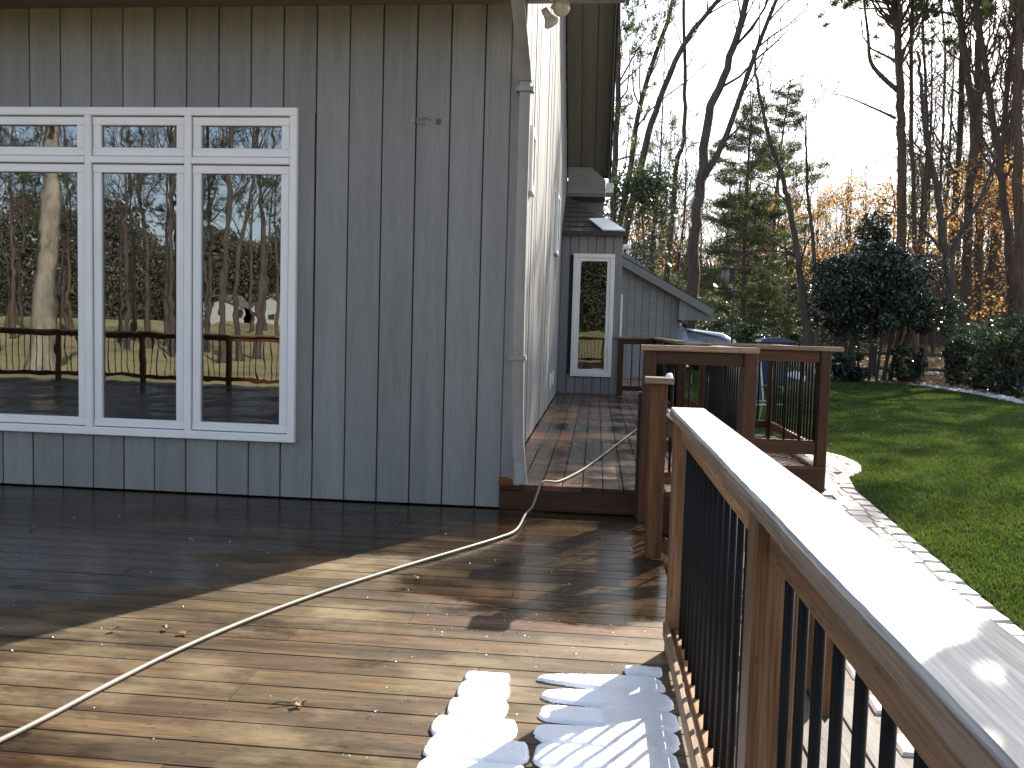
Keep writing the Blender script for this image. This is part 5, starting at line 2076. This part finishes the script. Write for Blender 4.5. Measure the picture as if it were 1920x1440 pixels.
v = [tf(-.26, -.26, .41), tf(.26, -.26, .41), tf(.26, .2, .39), tf(-.26, .2, .39), tf(-.26, -.26, .425), tf(.26, -.26, .425), tf(.26, .2, .405), tf(-.26, .2, .405)]
F6 = [(3, 2, 1, 0), (4, 5, 6, 7), (0, 1, 5, 4), (1, 2, 6, 5), (2, 3, 7, 6), (3, 0, 4, 7)]
o = mesh_obj('seat', v, F6, M['chair_sling'])
o.parent = ch; o.matrix_basis = W[ch.name].inverted()
v = [tf(-.26, .21, .44), tf(.26, .21, .44), tf(.26, .30, .96), tf(-.26, .30, .96), tf(-.26, .225, .44), tf(.26, .225, .44), tf(.26, .315, .96), tf(-.26, .315, .96)]
o = mesh_obj('backrest', v, F6, M['chair_sling'])
o.parent = ch; o.matrix_basis = W[ch.name].inverted()
# pale boulder
bp_ = at(1491, 700, 24)
vv, ff = [], []
for i in range(7):
    ph = math.pi / 2 * i / 6
    for j in range(14):
        a_ = 2 * math.pi * j / 14
        q = 1 + .1 * math.sin(3 * a_ + i)
        vv.append((bp_.x + .32 * math.cos(ph) * math.cos(a_) * q, 24 + .3 * math.cos(ph) * math.sin(a_) * q, gzf(bp_.x, 24) + .30 * math.sin(ph)))
for i in range(6):
    for j in range(14):
        ff.append((i * 14 + j, i * 14 + (j + 1) % 14, (i + 1) * 14 + (j + 1) % 14, (i + 1) * 14 + j))
tag(mesh_obj('snowy_mound', vv, ff, M['snow'], smooth=True), 'pale bluish white mound on the lawn glimpsed between the landing balusters', 'mound')

# ------------------------------------------------------------------ parked car
cc_ = at(1375, 640, 24.0)
carX, carY = cc_.x, 24.4
g = gzf(carX - 1, carY)
car = thing('parked_car', (carX - 2.2, carY, g), 'silver blue car parked beside the low grey wing, bonnet pointing right', 'car')
zH = at(1330, 618, 23.6).z - g          # bonnet height
zTop = zH + .52
prof = [(0, .28), (0, .62 * zH), (-.08, .80 * zH), (-.35, .93 * zH), (-1.15, zH), (-1.32, zH + .02), (-1.95, zTop), (-2.5, zTop + .05), (-3.6, zTop + .02), (-4.4, zH + .1), (-4.55, .7 * zH), (-4.55, .3)]


def car_shell(nm, poly, halfw, mat, inset_top=.0):
    v, f = [], []
    n = len(poly)
    for s_ in (-1, -.82, .82, 1):
        for (x_, z_) in poly:
            hw = halfw * s_
            if z_ > zH + .01:
                hw *= .80
            zz = z_ - (.05 if abs(s_) == 1 and z_ > .5 else 0)
            v.append((carX + x_ + (.0 if abs(s_) < .9 else (-.05 if x_ > -.4 else 0)), carY + hw, g + zz))
    for k in range(3):
        for i in range(n):
            j = (i + 1) % n
            f.append((k * n + i, k * n + j, (k + 1) * n + j, (k + 1) * n + i))
    f += [tuple(range(n - 1, -1, -1)), tuple(3 * n + i for i in range(n))]
    return mesh_obj(nm, v, f, mat, car_par)


def mk(nm, v, f, mat, smooth=False):
    o = mesh_obj(nm, v, f, mat, None, None, smooth)
    o.parent = car
    o.matrix_basis = W[car.name].inverted()
    return o


car_par = None
o = car_shell('body', prof, .9, M['car_paint'])
o.parent = car; o.matrix_basis = W[car.name].inverted()
bm_ = o.modifiers.new('bevel', 'BEVEL'); bm_.width = .05; bm_.segments = 2; bm_.limit_method = 'ANGLE'
hw = .66
mk('windshield', [(carX - 1.33, carY - hw - .05, g + zH + .035), (carX - 1.33, carY + hw + .05, g + zH + .035), (carX - 1.90, carY + hw - .05, g + zTop - .03), (carX - 1.90, carY - hw + .05, g + zTop - .03)] +
   [(carX - 1.27, carY - hw - .05, g + zH + .06), (carX - 1.27, carY + hw + .05, g + zH + .06), (carX - 1.88, carY + hw - .05, g + zTop + .01), (carX - 1.88, carY - hw + .05, g + zTop + .01)], F6, M['car_glass'])
for sgn in (-1, 1):
    yo_ = carY + sgn * .735
    for xa, xb in ((-2.0, -2.75), (-2.82, -3.55)):
        mk('side_window', [(carX + xa, yo_ - .02, g + zH + .06), (carX + xb, yo_ - .02, g + zH + .06), (carX + xb, yo_ - .02, g + zTop - .03), (carX + xa - .1, yo_ - .02, g + zTop - .03), (carX + xa, yo_ + .02, g + zH + .06), (carX + xb, yo_ + .02, g + zH + .06), (carX + xb, yo_ + .02, g + zTop - .03), (carX + xa - .1, yo_ + .02, g + zTop - .03)], F6, M['car_glass'])
    for xw_ in (-.85, -3.65):
        w = thing('wheel', (carX + xw_, carY + sgn * .82, g + .33), parent=car)
        rod('tyre', [(carX + xw_, carY + sgn * .74, g + .33), (carX + xw_, carY + sgn * .93, g + .33)], .33, M['tyre'], w, 20)
        rod('rim', [(carX + xw_, carY + sgn * .90, g + .33), (carX + xw_, carY + sgn * .945, g + .33)], .21, M['chrome'], w, 16)
    hl = [(carX - .10, carY + sgn * .62, g + .66 * zH), (carX - .10, carY + sgn * .86, g + .66 * zH), (carX - .14, carY + sgn * .86, g + .78 * zH), (carX - .14, carY + sgn * .62, g + .78 * zH)]
    hl2 = [(a + .12, b, c) for a, b, c in hl]
    mk('headlight', hl + hl2, F6, M['lens'])
    rod('door_mirror', [(carX - 1.55, carY + sgn * .80, g + zH + .08), (carX - 1.55, carY + sgn * 1.0, g + zH + .12)], .075, M['car_paint'], car, 10)
mk('grille', box_verts(carX - .02, carX + .02, carY - .55, carY + .55, g + .55 * zH, g + .72 * zH)[0], F6 if False else box_verts(0, 1, 0, 1, 0, 1)[1], M['tyre'])
mk('bumper', box_verts(carX - .15, carX + .05, carY - .86, carY + .86, g + .28, g + .48 * zH)[0], box_verts(0, 1, 0, 1, 0, 1)[1], M['car_paint'])

# ------------------------------------------------------------------ behind the camera: what the window mirrors
LM, GM = 'bare tree on the tan grass slope reflected in the window', 'trees on the tan slope behind the deck'
pale = dup(protos[1], 'big pale barked tree mirrored in the left pane of the window', None)
del pale['group']
for c in pale.children:
    if c.name.startswith('trunk'):
        c.data = c.data.copy()
        c.data.materials[0] = M['bark_pale']
place(pale, at(70, 450, 12.2 + 11).x, -11, 0, 1.0)
pale.matrix_basis = pale.matrix_basis @ Matrix.Diagonal((2.0, 2.0, 1.0, 1.0))
PANES = ('left', 'middle', 'right')
for i in range(28):
    pxm = -30 + 600 * ((i * 0.618) % 1) + rng.uniform(-8, 8)
    Y = -19 - 46 * ((i * .37) % 1)
    X = at(pxm, 450, 12.2 - Y).x
    pane = PANES[0 if pxm < 165 else (1 if pxm < 355 else 2)]
    c = dup(protos[i % 3], 'bare tree on the tan slope mirrored in the %s pane, %s' % (pane, 'close to the deck' if Y > -26 else ('half way up' if Y > -40 else 'far up the slope')), GM)
    place(c, X, Y, i * 1.9, .8 + .3 * ((i * .29) % 1))
for i in range(6):
    pxm = (20, 130, 250, 330, 420, 520)[i]
    Y = -38 - 4 * (i % 3)
    c = dup(protos[3 + i % 2], 'green pine mirrored in the window, number apart by its pane edge', 'pines on the slope behind the deck')
    c['label'] = ('green pine mirrored at the left pane edge', 'green pine mirrored by the first mullion', 'green pine mirrored in the centre of the middle pane', 'green pine mirrored by the second mullion', 'green pine mirrored in the centre of the right pane', 'green pine mirrored by the right jamb of the window')[i]
    place(c, at(pxm, 450, 12.2 - Y).x, Y, i, .8)
# far dark tree line
n = 170000
X = rng.uniform(-140, 10, n)
hh = 15 + 3 * np.sin(X * .12) + 2.5 * np.sin(X * .37) + 2 * np.abs(np.sin(X * .9))
Y = -125 + rng.normal(0, 2.5, n)
z_ = gz(X, Y) + rng.random(n) * hh
ob = quads('treeline', np.stack([X, Y, z_], -1), .27, leaf('treeline_leaves', (.035, .035, .018), (.10, .085, .045), .7, .15), kind='stuff')
# white houses far behind
for i, (X, lb) in enumerate(((at(415, 580, 125).x, 'white gabled house before the far tree line, mirrored nearer the second mullion'), (at(510, 580, 125).x, 'white gabled house before the far tree line, mirrored nearer the right jamb'))):
    Y = -113
    g = gzf(X, Y)
    hs = thing('white_house', (X, Y, g), lb, 'house')
    prism('wall', [(X - 4.5, g - .3), (X + 4.5, g - .3), (X + 4.5, g + 2.3), (X, g + 3.9), (X - 4.5, g + 2.3)], -7, M['house_white'], hs, at_=Y)
    for s_ in (-1, 1):
        a_ = Vector((X + s_ * 4.9, Y + .4, g + 2.2)); b_ = Vector((X, Y + .4, g + 4.0))
        mesh_obj('roof', [a_, b_, b_ + Vector((0, -7.8, 0)), a_ + Vector((0, -7.8, 0))] + [q + Vector((0, 0, .15)) for q in (a_, b_, b_ + Vector((0, -7.8, 0)), a_ + Vector((0, -7.8, 0)))], F6, M['house_roof'], hs)
    for q in (-2.8, 0, 2.8):
        box('window', X + q - .45, X + q + .45, Y + .005, Y + .06, g + .9, g + 1.9, M['dark_window'], hs)
